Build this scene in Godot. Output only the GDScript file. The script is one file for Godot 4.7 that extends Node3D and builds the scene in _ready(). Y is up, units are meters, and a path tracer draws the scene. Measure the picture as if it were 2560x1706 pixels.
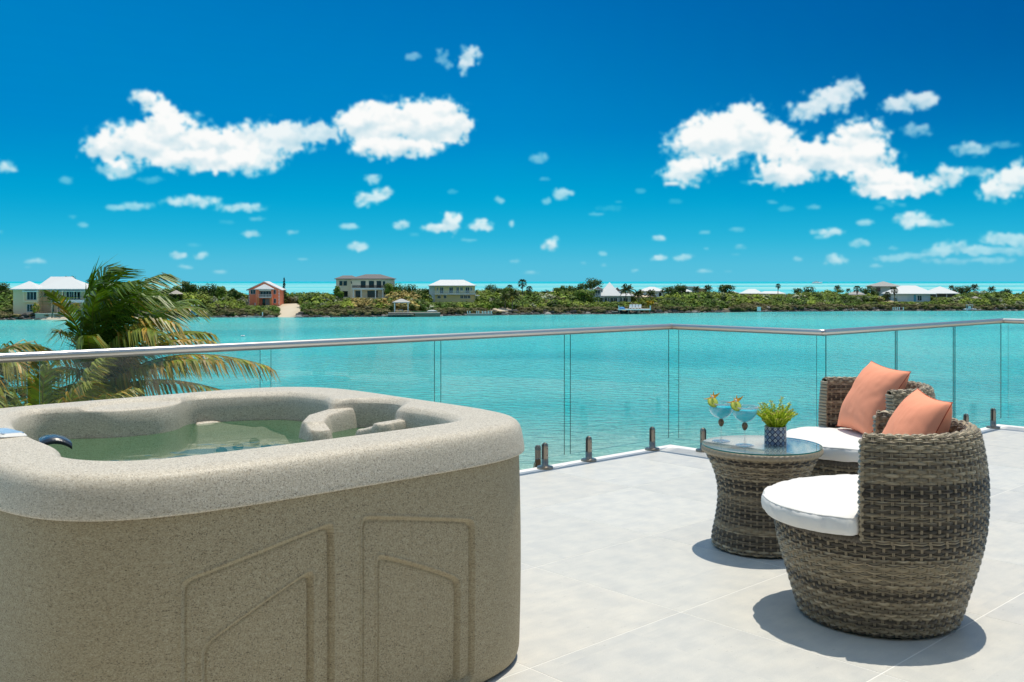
extends Node3D

# Roof terrace with a hot tub and wicker seats above a turquoise lagoon. y is up, metres; the terrace floor is y = 0, the sea y = -9.
const SEA := -9.0

var rng := RandomNumberGenerator.new()
var taken := {}
var M := {}


class MB:
	# collects triangles of one mesh
	var v := PackedVector3Array()
	var n := PackedVector3Array()
	var t := PackedVector2Array()
	var c := PackedColorArray()
	var ix := PackedInt32Array()
	var tint := Color.WHITE

	func put(p: Vector3, nn: Vector3, uv: Vector2) -> void:
		v.append(p)
		n.append(nn)
		t.append(uv)
		c.append(tint)

	func quad(a: Vector3, b: Vector3, d: Vector3, e: Vector3, out := Vector3.ZERO, uv := PackedVector2Array()) -> void:
		var nn := (d - a).cross(b - e)
		if nn.length_squared() < 1e-18:
			nn = Vector3.UP
		nn = nn.normalized()
		var flip := out != Vector3.ZERO and nn.dot(out) < 0.0
		if flip:
			nn = -nn
		var at := v.size()
		var four := [a, b, d, e]
		for k in 4:
			put(four[k], nn, uv[k] if uv.size() == 4 else Vector2(float(k == 1 or k == 2), float(k > 1)))
		if flip:
			ix.append_array(PackedInt32Array([at, at + 2, at + 1, at, at + 3, at + 2]))
		else:
			ix.append_array(PackedInt32Array([at, at + 1, at + 2, at, at + 2, at + 3]))

	func tri(a: Vector3, b: Vector3, d: Vector3, out := Vector3.ZERO) -> void:
		var nn := (d - a).cross(b - a)
		if nn.length_squared() < 1e-18:
			nn = Vector3.UP
		nn = nn.normalized()
		var at := v.size()
		if out != Vector3.ZERO and nn.dot(out) < 0.0:
			put(a, -nn, Vector2.ZERO)
			put(d, -nn, Vector2(0, 1))
			put(b, -nn, Vector2(1, 0))
		else:
			put(a, nn, Vector2.ZERO)
			put(b, nn, Vector2(1, 0))
			put(d, nn, Vector2(0, 1))
		ix.append_array(PackedInt32Array([at, at + 1, at + 2]))

	func box(lo: Vector3, hi: Vector3, x := Transform3D.IDENTITY) -> void:
		var p := []
		for k in 8:
			p.append(x * Vector3(hi.x if k & 1 else lo.x, hi.y if k & 2 else lo.y, hi.z if k & 4 else lo.z))
		var mid := x * ((lo + hi) / 2.0)
		for q in [[0, 1, 3, 2], [4, 5, 7, 6], [0, 1, 5, 4], [2, 3, 7, 6], [0, 2, 6, 4], [1, 3, 7, 5]]:
			quad(p[q[0]], p[q[1]], p[q[2]], p[q[3]], (p[q[0]] + p[q[2]]) / 2.0 - mid)

	func cbox(lo: Vector3, hi: Vector3, e: float, x := Transform3D.IDENTITY) -> void:
		# a box with its upright and top edges chamfered by e
		var ring := func(y: float, inset: float) -> PackedVector3Array:
			var r := PackedVector3Array()
			var a := Vector2(lo.x + inset, lo.z + inset)
			var b := Vector2(hi.x - inset, hi.z - inset)
			for q in [[a.x + e, a.y], [b.x - e, a.y], [b.x, a.y + e], [b.x, b.y - e], [b.x - e, b.y], [a.x + e, b.y], [a.x, b.y - e], [a.x, a.y + e]]:
				r.append(x * Vector3(q[0], y, q[1]))
			return r
		var rings := [ring.call(lo.y, 0.0), ring.call(hi.y - e, 0.0), ring.call(hi.y, e)]
		var mid := x * ((lo + hi) / 2.0)
		for k in 2:
			for j in 8:
				var j2 := (j + 1) % 8
				quad(rings[k][j], rings[k][j2], rings[k + 1][j2], rings[k + 1][j], (rings[k][j] + rings[k + 1][j2]) / 2.0 - mid)
		for k in [0, 2]:
			for j in range(1, 7):
				tri(rings[k][0], rings[k][j], rings[k][j + 1], rings[k][0] - mid)

	func grid(rows: Array, wrap := false, flip := false, uvs := Vector2.ONE) -> void:
		var nr := rows.size()
		var nc: int = rows[0].size()
		var at := v.size()
		var acc := PackedVector3Array()
		acc.resize(nr * nc)
		var cols := nc if wrap else nc - 1
		for r in nr - 1:
			var A: PackedVector3Array = rows[r]
			var B: PackedVector3Array = rows[r + 1]
			for k in cols:
				var k2 := (k + 1) % nc
				var nn := (B[k2] - A[k]).cross(A[k2] - B[k])
				if flip:
					nn = -nn
				var i0 := r * nc + k
				var i1 := r * nc + k2
				acc[i0] += nn
				acc[i1] += nn
				acc[i0 + nc] += nn
				acc[i1 + nc] += nn
				i0 += at
				i1 += at
				if flip:
					ix.append_array(PackedInt32Array([i0, i1 + nc, i1, i0, i0 + nc, i1 + nc]))
				else:
					ix.append_array(PackedInt32Array([i0, i1, i1 + nc, i0, i1 + nc, i0 + nc]))
		for r in nr:
			var A: PackedVector3Array = rows[r]
			v.append_array(A)
			for k in nc:
				var nn := acc[r * nc + k]
				n.append(nn.normalized() if nn.length_squared() > 1e-20 else Vector3.UP)
				t.append(Vector2(float(k) / maxf(nc - 1, 1) * uvs.x, float(r) / maxf(nr - 1, 1) * uvs.y))
				c.append(tint)

	func tube(path: PackedVector3Array, radii: PackedFloat32Array, sides := 8, caps := true) -> void:
		var rows := []
		var up := Vector3.UP
		var first := (path[1] - path[0]).normalized()
		if absf(first.dot(up)) > 0.9:
			up = Vector3.RIGHT
		for k in path.size():
			var d := (path[mini(k + 1, path.size() - 1)] - path[maxi(k - 1, 0)]).normalized()
			var sx := up.cross(d).normalized()
			up = d.cross(sx).normalized()
			var r := radii[mini(k, radii.size() - 1)]
			var row := PackedVector3Array()
			for j in sides:
				var a := TAU * j / sides
				row.append(path[k] + (sx * cos(a) + up * sin(a)) * r)
			rows.append(row)
		grid(rows, true, true)
		if caps:
			for e in [0, path.size() - 1]:
				var out := path[e] - path[1 if e == 0 else e - 1]
				for j in range(1, sides - 1):
					tri(rows[e][0], rows[e][j], rows[e][j + 1], out)

	func lathe(prof: PackedVector2Array, segs: int, at := Vector3.ZERO, seam := false) -> void:
		# prof: (radius, height), listed from the bottom upwards on the outside
		var rows := []
		for p in prof:
			var row := PackedVector3Array()
			for j in segs + (1 if seam else 0):
				var a := TAU * j / segs
				row.append(at + Vector3(cos(a) * p.x, p.y, sin(a) * p.x))
			rows.append(row)
		grid(rows, not seam)

	func disc(at: Vector3, nrm: Vector3, r: float, segs := 16) -> void:
		var sx := nrm.cross(Vector3.UP if absf(nrm.y) < 0.9 else Vector3.RIGHT).normalized()
		var sy := nrm.cross(sx).normalized()
		for j in segs:
			var a := TAU * j / segs
			var b := TAU * (j + 1) / segs
			tri(at, at + (sx * cos(a) + sy * sin(a)) * r, at + (sx * cos(b) + sy * sin(b)) * r, nrm)

	func mesh(m: Material) -> ArrayMesh:
		var am := ArrayMesh.new()
		add_to(am, m)
		return am

	func add_to(am: ArrayMesh, m: Material) -> void:
		if v.is_empty():
			return
		var arr := []
		arr.resize(Mesh.ARRAY_MAX)
		arr[Mesh.ARRAY_VERTEX] = v
		arr[Mesh.ARRAY_NORMAL] = n
		arr[Mesh.ARRAY_TEX_UV] = t
		arr[Mesh.ARRAY_COLOR] = c
		arr[Mesh.ARRAY_INDEX] = ix
		am.add_surface_from_arrays(Mesh.PRIMITIVE_TRIANGLES, arr)
		am.surface_set_material(am.get_surface_count() - 1, m)


# ---------------------------------------------------------------- helpers
func numbered(called: String) -> String:
	var k: int = taken.get(called, 0)
	taken[called] = k + 1
	return called if k == 0 else "%s_%03d" % [called, k]


func tag(o: Node3D, label: String, category: String, group := "", kind := "") -> void:
	if label:
		o.set_meta("label", label)
	if category:
		o.set_meta("category", category)
	if group:
		o.set_meta("group", group)
	if kind:
		o.set_meta("kind", kind)


func thing(called: String, label: String, category: String, at := Vector3.ZERO, turn := 0.0, group := "") -> Node3D:
	var o := Node3D.new()
	o.name = numbered(called)
	add_child(o, true)
	o.position = at
	o.rotation.y = turn
	tag(o, label, category, group)
	return o


func part(called: String, mb: MB, m: Material, parent: Node3D, label := "") -> MeshInstance3D:
	return put_mesh(called, mb.mesh(m), parent, label)


func put_mesh(called: String, mesh: Mesh, parent: Node3D, label := "") -> MeshInstance3D:
	var o := MeshInstance3D.new()
	o.mesh = mesh
	o.name = called
	parent.add_child(o, true)
	if label:
		o.set_meta("label", label)
	return o


func solo(called: String, mb: MB, m: Material, label: String, category: String, at := Vector3.ZERO, group := "") -> MeshInstance3D:
	var o := MeshInstance3D.new()
	o.mesh = mb.mesh(m)
	o.name = numbered(called)
	add_child(o, true)
	o.position = at
	tag(o, label, category, group)
	return o


func setting(called: String, mb: MB, m: Material) -> MeshInstance3D:
	var o := MeshInstance3D.new()
	o.mesh = mb.mesh(m)
	o.name = numbered(called)
	add_child(o, true)
	o.set_meta("kind", "structure")
	return o


func mat(r: float, g: float, b: float, rough := 0.8, metal := 0.0, spec := 0.5) -> StandardMaterial3D:
	# r, g, b: linear base colour
	var m := StandardMaterial3D.new()
	m.albedo_color = Color(r, g, b).linear_to_srgb()
	m.roughness = rough
	m.metallic = metal
	m.metallic_specular = spec
	return m


func vmat(rough := 0.85, spec := 0.35) -> StandardMaterial3D:
	var m := mat(1, 1, 1, rough, 0.0, spec)
	m.vertex_color_use_as_albedo = true
	return m


func pane_mat(r: float, g: float, b: float, a: float, rough := 0.0) -> StandardMaterial3D:
	var m := mat(r, g, b, rough)
	m.transparency = BaseMaterial3D.TRANSPARENCY_ALPHA
	m.albedo_color.a = a
	return m


func sm(a: float, b: float, x: float) -> float:
	return smoothstep(a, b, x)


func rnd(a: float, b: float) -> float:
	return rng.randf_range(a, b)


func noise(sd: int, freq: float, oct := 4, type := FastNoiseLite.TYPE_SIMPLEX_SMOOTH) -> FastNoiseLite:
	var f := FastNoiseLite.new()
	f.seed = sd
	f.noise_type = type
	f.frequency = freq
	f.fractal_type = FastNoiseLite.FRACTAL_FBM if oct > 1 else FastNoiseLite.FRACTAL_NONE
	f.fractal_octaves = oct
	return f


func noise_tex(f: FastNoiseLite, size: int, ramp: Gradient = null, normal := 0.0) -> NoiseTexture2D:
	var n := NoiseTexture2D.new()
	n.width = size
	n.height = size
	n.seamless = true
	n.seamless_blend_skirt = 0.2
	n.noise = f
	if ramp:
		n.color_ramp = ramp
	if normal > 0.0:
		n.as_normal_map = true
		n.bump_strength = normal
	return n


func ramp(list: Array) -> Gradient:
	var g := Gradient.new()
	var offs := PackedFloat32Array()
	var cols := PackedColorArray()
	for e in list:
		offs.append(e[0])
		cols.append(e[1])
	g.offsets = offs
	g.colors = cols
	return g


func _ready() -> void:
	rng.seed = 7
	make_camera_and_light()
	make_materials()
	make_sea()
	make_terrain()
	make_terrace()
	make_railing()
	make_houses()
	make_shore_things()
	make_vegetation()
	make_near_palms()
	make_hot_tub()
	make_seats()
	make_table_things()


# ---------------------------------------------------------------- camera, sky, sun
func make_camera_and_light() -> void:
	var cam := Camera3D.new()
	cam.name = "camera"
	add_child(cam)
	cam.position = Vector3(0, 1.45, 0)
	# level view with the lens shifted down, so that uprights stay upright
	cam.set_frustum(0.069576, Vector2(0, -0.0060767), 0.1, 90000.0)
	cam.current = true

	var e := Environment.new()
	e.background_mode = Environment.BG_SKY
	e.tonemap_mode = Environment.TONE_MAPPER_LINEAR
	e.tonemap_exposure = 1.0
	e.sdfgi_enabled = true
	e.ssao_enabled = true
	e.ssil_enabled = true
	var sky := Sky.new()
	var sky_mat := PanoramaSkyMaterial.new()
	sky_mat.panorama = ImageTexture.create_from_image(paint_sky())
	sky.sky_material = sky_mat
	e.sky = sky
	var we := WorldEnvironment.new()
	we.name = "environment"
	we.environment = e
	add_child(we)

	var sun := DirectionalLight3D.new()
	sun.name = "sun"
	add_child(sun)
	sun.light_color = Color(1.0, 0.965, 0.9)
	sun.light_energy = 1.2
	sun.light_angular_distance = 0.5
	sun.shadow_enabled = true
	# nearly overhead at noon, a little beyond the terrace and to the right
	sun.look_at_from_position(Vector3(0.135, 1.0, -0.21) * 10.0, Vector3.ZERO, Vector3.RIGHT)


func air(az: float, el: float) -> Color:
	# clear air by direction: az to the right of the view, el above the horizon, in radians
	var stops := [[0.0, Color8(92, 193, 222)], [0.02, Color8(80, 190, 221)], [0.045, Color8(42, 181, 219)], [0.085, Color8(0, 165, 213)], [0.15, Color8(0, 137, 203)], [0.285, Color8(0, 112, 184)], [0.6, Color8(0, 92, 164)], [1.57, Color8(8, 92, 160)]]
	var k := 0
	while k < stops.size() - 2 and el > stops[k + 1][0]:
		k += 1
	var u := clampf((el - stops[k][0]) / (stops[k + 1][0] - stops[k][0]), 0.0, 1.0)
	var col: Color = stops[k][1].lerp(stops[k + 1][1], u)
	# the sky is lightest on the left and polarised to a deeper blue on the right
	var side := sin(az) * 2.0 * sm(0.03, 0.25, el) * (1.0 - sm(0.5, 1.3, el))
	if side > 0.0:
		col = col.lerp(Color8(0, 70, 138), minf(side * 0.55, 0.5))
	else:
		col = col.lerp(Color8(0, 140, 205), minf(-side * 0.5, 0.45))
	return col


const CLOUDS := [
	[325, 222, 30, 17, 1.0], [355, 240, 37, 26, 1.0], [385, 268, 38, 32, 1.0], [300, 330, 100, 52, 1.0], [400, 320, 95, 58, 1.0], [240, 337, 48, 28, 0.9], [500, 342, 100, 48, 1.0], [600, 330, 90, 52, 0.95], [690, 310, 78, 32, 0.9], [745, 302, 32, 24, 0.9], [560, 376, 85, 26, 0.8], [270, 392, 52, 18, 0.8], [440, 370, 85, 25, 0.85],
	[930, 288, 140, 58, 1.0], [850, 283, 75, 48, 1.0], [1000, 272, 70, 48, 1.0], [870, 342, 65, 26, 1.0], [960, 343, 60, 20, 0.9], [1042, 292, 40, 36, 1.0],
	[1720, 272, 46, 40, 1.0], [1690, 300, 112, 52, 1.0], [1620, 335, 92, 62, 1.0], [1570, 398, 56, 30, 0.95], [1780, 322, 62, 38, 1.0], [1980, 312, 62, 44, 1.0], [1930, 352, 82, 42, 1.0], [1840, 372, 102, 46, 1.0], [1790, 405, 62, 24, 0.95], [2000, 372, 64, 48, 1.0], [2030, 420, 72, 34, 1.0], [2110, 426, 62, 24, 0.95], [2180, 405, 36, 24, 0.9], [2060, 440, 92, 14, 0.9],
	[1850, 256, 42, 25, 0.85], [1900, 230, 56, 30, 0.9], [1950, 205, 38, 27, 0.85], [2100, 235, 50, 23, 0.85], [2050, 243, 29, 15, 0.75], [2130, 222, 29, 15, 0.8], [2105, 300, 37, 15, 0.55], [2320, 420, 62, 34, 0.95], [2280, 442, 32, 20, 0.8], [2355, 398, 42, 28, 0.9], [2230, 343, 46, 16, 0.7], [2305, 333, 40, 8, 0.4], [2240, 395, 40, 10, 0.45],
	[1076, 128, 27, 24, 0.85], [1068, 155, 14, 17, 0.75], [1022, 132, 14, 26, 0.45], [948, 130, 20, 9, 0.45], [850, 455, 40, 17, 0.85], [855, 412, 20, 15, 0.7], [882, 440, 24, 13, 0.8], [1040, 512, 26, 24, 0.9], [1000, 524, 34, 10, 0.85], [1105, 518, 30, 13, 0.85], [440, 463, 72, 13, 0.8], [555, 477, 60, 9, 0.75], [310, 474, 44, 9, 0.6], [262, 478, 26, 6, 0.5], [12, 380, 24, 16, 0.8],
	[577, 537, 24, 8, 0.7], [672, 534, 15, 5, 0.5], [800, 521, 24, 6, 0.6], [824, 567, 22, 12, 0.75], [920, 517, 20, 10, 0.75], [1175, 513, 8, 9, 0.7], [1267, 562, 20, 15, 0.85], [1148, 460, 12, 8, 0.6], [1290, 447, 20, 14, 0.7], [1255, 463, 9, 9, 0.55], [1240, 363, 24, 12, 0.5], [1517, 548, 19, 7, 0.7], [1515, 592, 20, 8, 0.7], [1570, 593, 20, 6, 0.5], [1905, 533, 40, 10, 0.75], [2095, 503, 44, 19, 0.85], [2150, 513, 38, 8, 0.7], [1985, 512, 22, 7, 0.6], [1975, 560, 22, 9, 0.55], [410, 588, 20, 8, 0.75], [462, 588, 16, 7, 0.65], [80, 600, 24, 5, 0.5], [190, 518, 14, 6, 0.45], [1920, 597, 26, 12, 0.65], [2195, 570, 46, 15, 0.6], [2150, 580, 34, 10, 0.5], [2245, 577, 36, 10, 0.55], [2300, 548, 50, 15, 0.65], [2345, 552, 40, 17, 0.6], [2285, 575, 44, 9, 0.5], [2345, 580, 40, 10, 0.45], [2100, 590, 40, 8, 0.42], [2045, 594, 36, 7, 0.4], [2180, 600, 60, 7, 0.35], [2280, 598, 50, 7, 0.35], [152, 413, 20, 8, 0.4], [1700, 568, 16, 6, 0.35], [1832, 597, 12, 7, 0.4], [1385, 583, 10, 5, 0.4],
]


func paint_sky() -> Image:
	# small picture of the clear air and of clouds all round; then the clouds ahead at full size
	var W := 4096
	var Hh := 2048
	var small := Image.create(512, 256, false, Image.FORMAT_RGB8)
	var puff := noise(11, 2.3, 5)
	for y in 256:
		var el := (0.5 - (y + 0.5) / 256.0) * PI
		for x in 512:
			var az := ((x + 0.5) / 512.0 - 0.5) * TAU
			var col := air(az, maxf(el, 0.0))
			if el > 0.03:
				var d := Vector3(sin(az) * cos(el), sin(el), cos(az) * cos(el))
				var q := d / (d.y + 0.25)
				var far_off := maxf(sm(0.5, 0.7, absf(az)), sm(0.31, 0.42, el))
				var a := sm(-0.08, 0.26, puff.get_noise_3d(q.x, q.y * 0.3, q.z)) * far_off * sm(0.03, 0.12, el)  # added clouds out of view, thickened to whiten the fill light
				col = col.lerp(Color(0.95, 0.975, 0.98), a * 0.95)
			small.set_pixel(x, y, col)
	var im: Image = small.duplicate()
	im.resize(W, Hh, Image.INTERPOLATE_CUBIC)
	var f1 := noise(3, 0.028, 4)
	f1.fractal_gain = 0.46
	var f2 := noise(4, 0.013, 3)
	var cells := {}
	var list := CLOUDS.duplicate()
	var wisp := RandomNumberGenerator.new()
	wisp.seed = 17
	for k in 48:
		# many faint scraps low over the sea
		var wy := 630.0 - pow(wisp.randf(), 1.4) * 260.0
		var size := wisp.randf_range(6.0, 17.0) * lerpf(0.6, 1.3, (630.0 - wy) / 260.0)
		list.append([wisp.randf_range(-80.0, 2440.0), wy, size * wisp.randf_range(1.0, 2.2), size * 0.42, wisp.randf_range(0.14, 0.42)])
	for q in list:
		for gx in range(int((q[0] - q[2] * 1.7 - 20) / 40.0) - 1, int((q[0] + q[2] * 1.7 + 20) / 40.0) + 2):
			for gy in range(int((q[1] - q[3] * 1.7 - 20) / 40.0) - 1, int((q[1] + q[3] * 1.7 + 20) / 40.0) + 2):
				var key := Vector2i(gx, gy)
				if not cells.has(key):
					cells[key] = []
				cells[key].append(q)
	for y in range(780, 1025):
		var el := (0.5 - (y + 0.5) / Hh) * PI
		for x in range(1660, 2437):
			var az := ((x + 0.5) / W - 0.5) * TAU
			if absf(az) > 0.62:
				continue
			# place in units of the cloud list
			var px := 1176.5 + tan(az) * 2253.7
			var py := 647.0 - tan(el) / cos(az) * 2253.7
			var here: Array = cells.get(Vector2i(floori(px / 40.0), floori(py / 40.0)), [])
			if here.is_empty():
				continue
			var wx := f1.get_noise_2d(px, py)
			var wy := f1.get_noise_2d(px + 900.0, py - 300.0)
			var low := f2.get_noise_2d(px, py * 1.6)
			var dens := 0.0
			var strong := 0.0
			var lit := 0.0
			for q in here:
				var k := minf(1.0, q[3] / 26.0)
				var dx: float = (px + wx * 20.0 * k - q[0]) / q[2]
				var dy: float = (py + wy * 16.0 * k - q[1]) / q[3]
				var w := 1.0 - (dx * dx + dy * dy) * 0.66
				if w > 0.0:
					dens += w * 0.9
					strong = maxf(strong, q[4] * minf(1.0, 0.35 + w * 2.0))
					lit = maxf(lit, -dy * w)
			if dens <= 0.0:
				continue
			var rough := f1.get_noise_2d(px * 1.7 + 50.0, py * 1.9)
			var a := sm(0.02, 0.86, dens + rough * 0.42 + low * 0.2) * strong
			if a <= 0.0:
				continue
			var shade := clampf(0.34 + lit * 1.6 + rough * 0.16 + low * 0.8 + dens * 0.14, 0.0, 1.0)
			var white := Color(0.76, 0.87, 0.915).lerp(Color(0.985, 0.99, 0.985), shade)
			im.set_pixel(x, y, im.get_pixel(x, y).lerp(white, a))
	# the panorama starts at the middle of the view
	var out := Image.create(W, Hh, false, Image.FORMAT_RGB8)
	out.blit_rect(im, Rect2i(W / 2, 0, W / 2, Hh), Vector2i(0, 0))
	out.blit_rect(im, Rect2i(0, 0, W / 2, Hh), Vector2i(W / 2, 0))
	return out


# ---------------------------------------------------------------- materials
func tile_picture(sd: int) -> ImageTexture:
	# pale grey stone: soft clouds, long faint streaks, a few specks
	var S := 512
	var im := Image.create(S, S, false, Image.FORMAT_RGB8)
	var cloud := noise(sd, 0.006, 5)
	var streak := noise(sd + 1, 0.02, 4)
	var fine := noise(sd + 2, 0.25, 2)
	for y in S:
		for x in S:
			var a := cloud.get_noise_2d(x * 1.5, y * 1.7)
			var b := streak.get_noise_2d(x * 0.35, y * 2.6)
			var d := fine.get_noise_2d(x, y * 1.5)
			var g := 0.81 + a * 0.042 + b * 0.014 + d * 0.034
			im.set_pixel(x, y, Color(g * 1.0 + a * 0.008, g * 0.995, g * 0.975 - a * 0.012))
	var r := RandomNumberGenerator.new()
	r.seed = sd
	for k in 60:
		var x := r.randi_range(2, S - 12)
		var y := r.randi_range(2, S - 6)
		var g := r.randf_range(0.60, 0.72)
		for j in r.randi_range(1, 7):
			im.set_pixel(x + j, y + int(j * 0.3), Color(g, g, g * 0.96))
	return ImageTexture.create_from_image(im)


func granite_picture() -> Array:
	# speckled moulded plastic that wraps at its edges: colour and relief
	var S := 768
	var im := Image.create(S, S, false, Image.FORMAT_RGB8)
	var hi := Image.create(S, S, false, Image.FORMAT_L8)
	im.fill(Color(0.815, 0.785, 0.735))
	hi.fill(Color(0.5, 0.5, 0.5))
	var r := RandomNumberGenerator.new()
	r.seed = 21
	for k in 46000:
		var x := r.randi_range(0, S - 1)
		var y := r.randi_range(0, S - 1)
		var u := r.randf()
		var col: Color
		if u < 0.34:
			col = Color(0.85, 0.825, 0.78).lerp(Color(0.91, 0.89, 0.85), r.randf())
		elif u < 0.72:
			col = Color(0.74, 0.70, 0.635).lerp(Color(0.80, 0.76, 0.69), r.randf())
		elif u < 0.93:
			col = Color(0.61, 0.575, 0.52).lerp(Color(0.70, 0.665, 0.61), r.randf())
		else:
			col = Color(0.40, 0.375, 0.35).lerp(Color(0.56, 0.525, 0.48), r.randf())
		var h := r.randf_range(0.25, 0.75)
		var rx := r.randi_range(1, 3)
		var ry := r.randi_range(1, 2)
		for j in range(-rx, rx + 1):
			for i in range(-ry, ry + 1):
				if absi(j) + absi(i) <= maxi(rx, ry):
					im.set_pixel(posmod(x + j, S), posmod(y + i, S), col)
					hi.set_pixel(posmod(x + j, S), posmod(y + i, S), Color(h, h, h))
	return [ImageTexture.create_from_image(im), ImageTexture.create_from_image(hi)]


const CANE := [[0.46, 0.385, 0.265], [0.33, 0.275, 0.19], [0.105, 0.088, 0.068], [0.07, 0.06, 0.05], [0.60, 0.51, 0.36], [0.175, 0.147, 0.11]]


func make_materials() -> void:
	var gr := granite_picture()
	for who in ["granite", "granite_shaded"]:
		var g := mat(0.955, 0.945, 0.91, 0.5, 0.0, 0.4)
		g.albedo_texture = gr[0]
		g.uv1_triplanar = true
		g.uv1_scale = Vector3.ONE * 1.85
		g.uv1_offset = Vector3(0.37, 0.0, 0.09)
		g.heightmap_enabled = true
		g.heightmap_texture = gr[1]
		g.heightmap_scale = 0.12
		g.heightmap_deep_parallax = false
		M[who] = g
	M.granite_shaded.albedo_color = Color(0.81, 0.785, 0.705)  # same plastic as the rim, the cabinet's shade put into a darker tint
	M.granite_shaded.roughness = 0.7
	for k in 5:
		var m := mat(1, 1, 1, 0.45, 0.0, 0.4)
		m.albedo_texture = tile_picture(40 + k * 7)
		m.albedo_color = [Color(0.98, 0.98, 0.97), Color(1, 1, 0.99), Color(0.965, 0.968, 0.965), Color(0.99, 0.985, 0.97), Color(0.975, 0.975, 0.97)][k]
		M["tile%d" % k] = m
	M.grout = mat(0.78, 0.77, 0.73, 0.9)
	M.sunlit_edge = mat(0.78, 0.77, 0.74, 0.7)
	M.render = mat(0.75, 0.73, 0.68, 0.9)
	M.steel = mat(0.60, 0.58, 0.55, 0.33, 1.0)
	M.steel_dull = mat(0.33, 0.285, 0.235, 0.33, 1.0)
	M.black = mat(0.012, 0.012, 0.013, 0.5)
	M.rubber = mat(0.03, 0.03, 0.03, 0.85)
	M.glass = pane_mat(0.40, 0.66, 0.64, 0.025)
	M.glass.metallic_specular = 0.4
	M.glass_edge = mat(0.01, 0.045, 0.045, 0.15)
	M.white = mat(0.8, 0.8, 0.78, 0.6)
	M.white_roof = mat(0.64, 0.65, 0.64, 0.65)
	M.dark_glass = mat(0.012, 0.018, 0.02, 0.08, 0.0, 0.5)
	# sea: colour by depth of the water over sand
	var s := vmat(0.14, 0.27)
	s.normal_enabled = true
	s.normal_texture = noise_tex(noise(5, 0.012, 6), 1024, null, 9.0)
	s.normal_scale = 3.2
	s.albedo_texture = noise_tex(noise(6, 0.016, 5), 1024, ramp([[0.0, Color(0.84, 0.89, 0.90)], [0.42, Color(0.95, 0.965, 0.97)], [0.6, Color(1, 1, 1)], [1.0, Color(1, 1, 1)]]))  # light and dark of the ripples put into the colour as streaks
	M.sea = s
	M.ocean = vmat(0.5, 0.12)
	# woven resin cane
	var tones := CANE
	for k in tones.size():
		M["cane%d" % k] = mat(tones[k][0], tones[k][1], tones[k][2], 0.42, 0.0, 0.5)
	M.cane = vmat(0.40, 0.5)
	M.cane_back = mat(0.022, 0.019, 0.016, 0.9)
	# cloth
	var cl := noise_tex(noise(31, 0.02, 3), 256)
	var weave := noise_tex(noise(32, 0.35, 2), 256)
	for e in [["cushion", 0.80, 0.79, 0.765], ["coral", 1.0, 0.39, 0.24]]:
		var m := mat(e[1], e[2], e[3], 0.95, 0.0, 0.2)
		m.heightmap_enabled = true
		m.heightmap_texture = weave
		m.heightmap_scale = 0.05
		m.uv1_triplanar = true
		m.uv1_scale = Vector3.ONE * 3.0
		m.rim_enabled = true
		m.rim = 0.25
		m.rim_tint = 0.6
		M[e[0]] = m
	M.coral_seam = mat(0.55, 0.10, 0.045, 0.95)
	M.seam = mat(0.72, 0.71, 0.68, 0.9)
	var leaf := vmat(0.42, 0.5)
	leaf.backlight_enabled = true
	leaf.backlight = Color(0.70, 0.78, 0.18)
	M.palm_leaf = leaf
	var bush := vmat(0.6, 0.3)
	bush.backlight_enabled = true
	bush.backlight = Color(0.35, 0.4, 0.12)
	M.bush = bush
	M.bark = mat(0.20, 0.155, 0.11, 0.95)
	M.rock = vmat(0.95, 0.2)


# ---------------------------------------------------------------- sea and land
const SHORE := [[-420.0, 262.0], [-200.0, 262.0], [-139.0, 267.0], [-122.0, 270.0], [-104.0, 279.0], [-94.0, 288.0], [-68.0, 285.0], [-38.0, 291.0], [-12.0, 301.0], [7.6, 310.0], [34.0, 315.0], [58.0, 327.0], [85.0, 338.0], [136.0, 348.0], [184.0, 352.0], [260.0, 350.0], [460.0, 340.0]]
var wobble := noise(77, 0.05, 3)


func shore(x: float) -> float:
	for k in SHORE.size() - 1:
		if x < SHORE[k + 1][0]:
			return lerpf(SHORE[k][1], SHORE[k + 1][1], clampf((x - SHORE[k][0]) / (SHORE[k + 1][0] - SHORE[k][0]), 0.0, 1.0)) + wobble.get_noise_1d(x * 2.0) * 2.5
	return 340.0


func land(x: float, d: float) -> float:
	# height of the island above the sea, d metres ahead of the camera
	var e := d - shore(x)
	var h := -1.5 + 2.5 * sm(-2.0, 2.5, e) + 1.6 * sm(3.0, 26.0, e) + 1.5 * sm(26.0, 60.0, e) - 6.5 * sm(110.0, 190.0, e)
	h += wobble.get_noise_2d(x, d) * 0.9 * sm(2.0, 12.0, e)
	# the mound under the beige house, and level ground round the houses
	h += 2.2 * exp(-(pow((x + 47.0) / 13.0, 2) + pow((d - 322.0) / 13.0, 2)))
	h = lerpf(h, 2.8, exp(-(pow((x + 79.0) / 9.0, 2) + pow((d - 316.0) / 13.0, 2))))
	h = lerpf(h, 1.55, exp(-(pow((x + 124.0) / 20.0, 4) + pow((d - 282.0) / 13.0, 4))) * sm(-3.0, 0.0, e + 4.0))
	# the sandy ramp beside the coral house
	var lane := exp(-pow((x + 67.0 - (d - 285.0) * -0.12) / 4.5, 4))
	h = lerpf(h, clampf(e * 0.085, -0.6, 3.0), lane)
	return h


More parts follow.
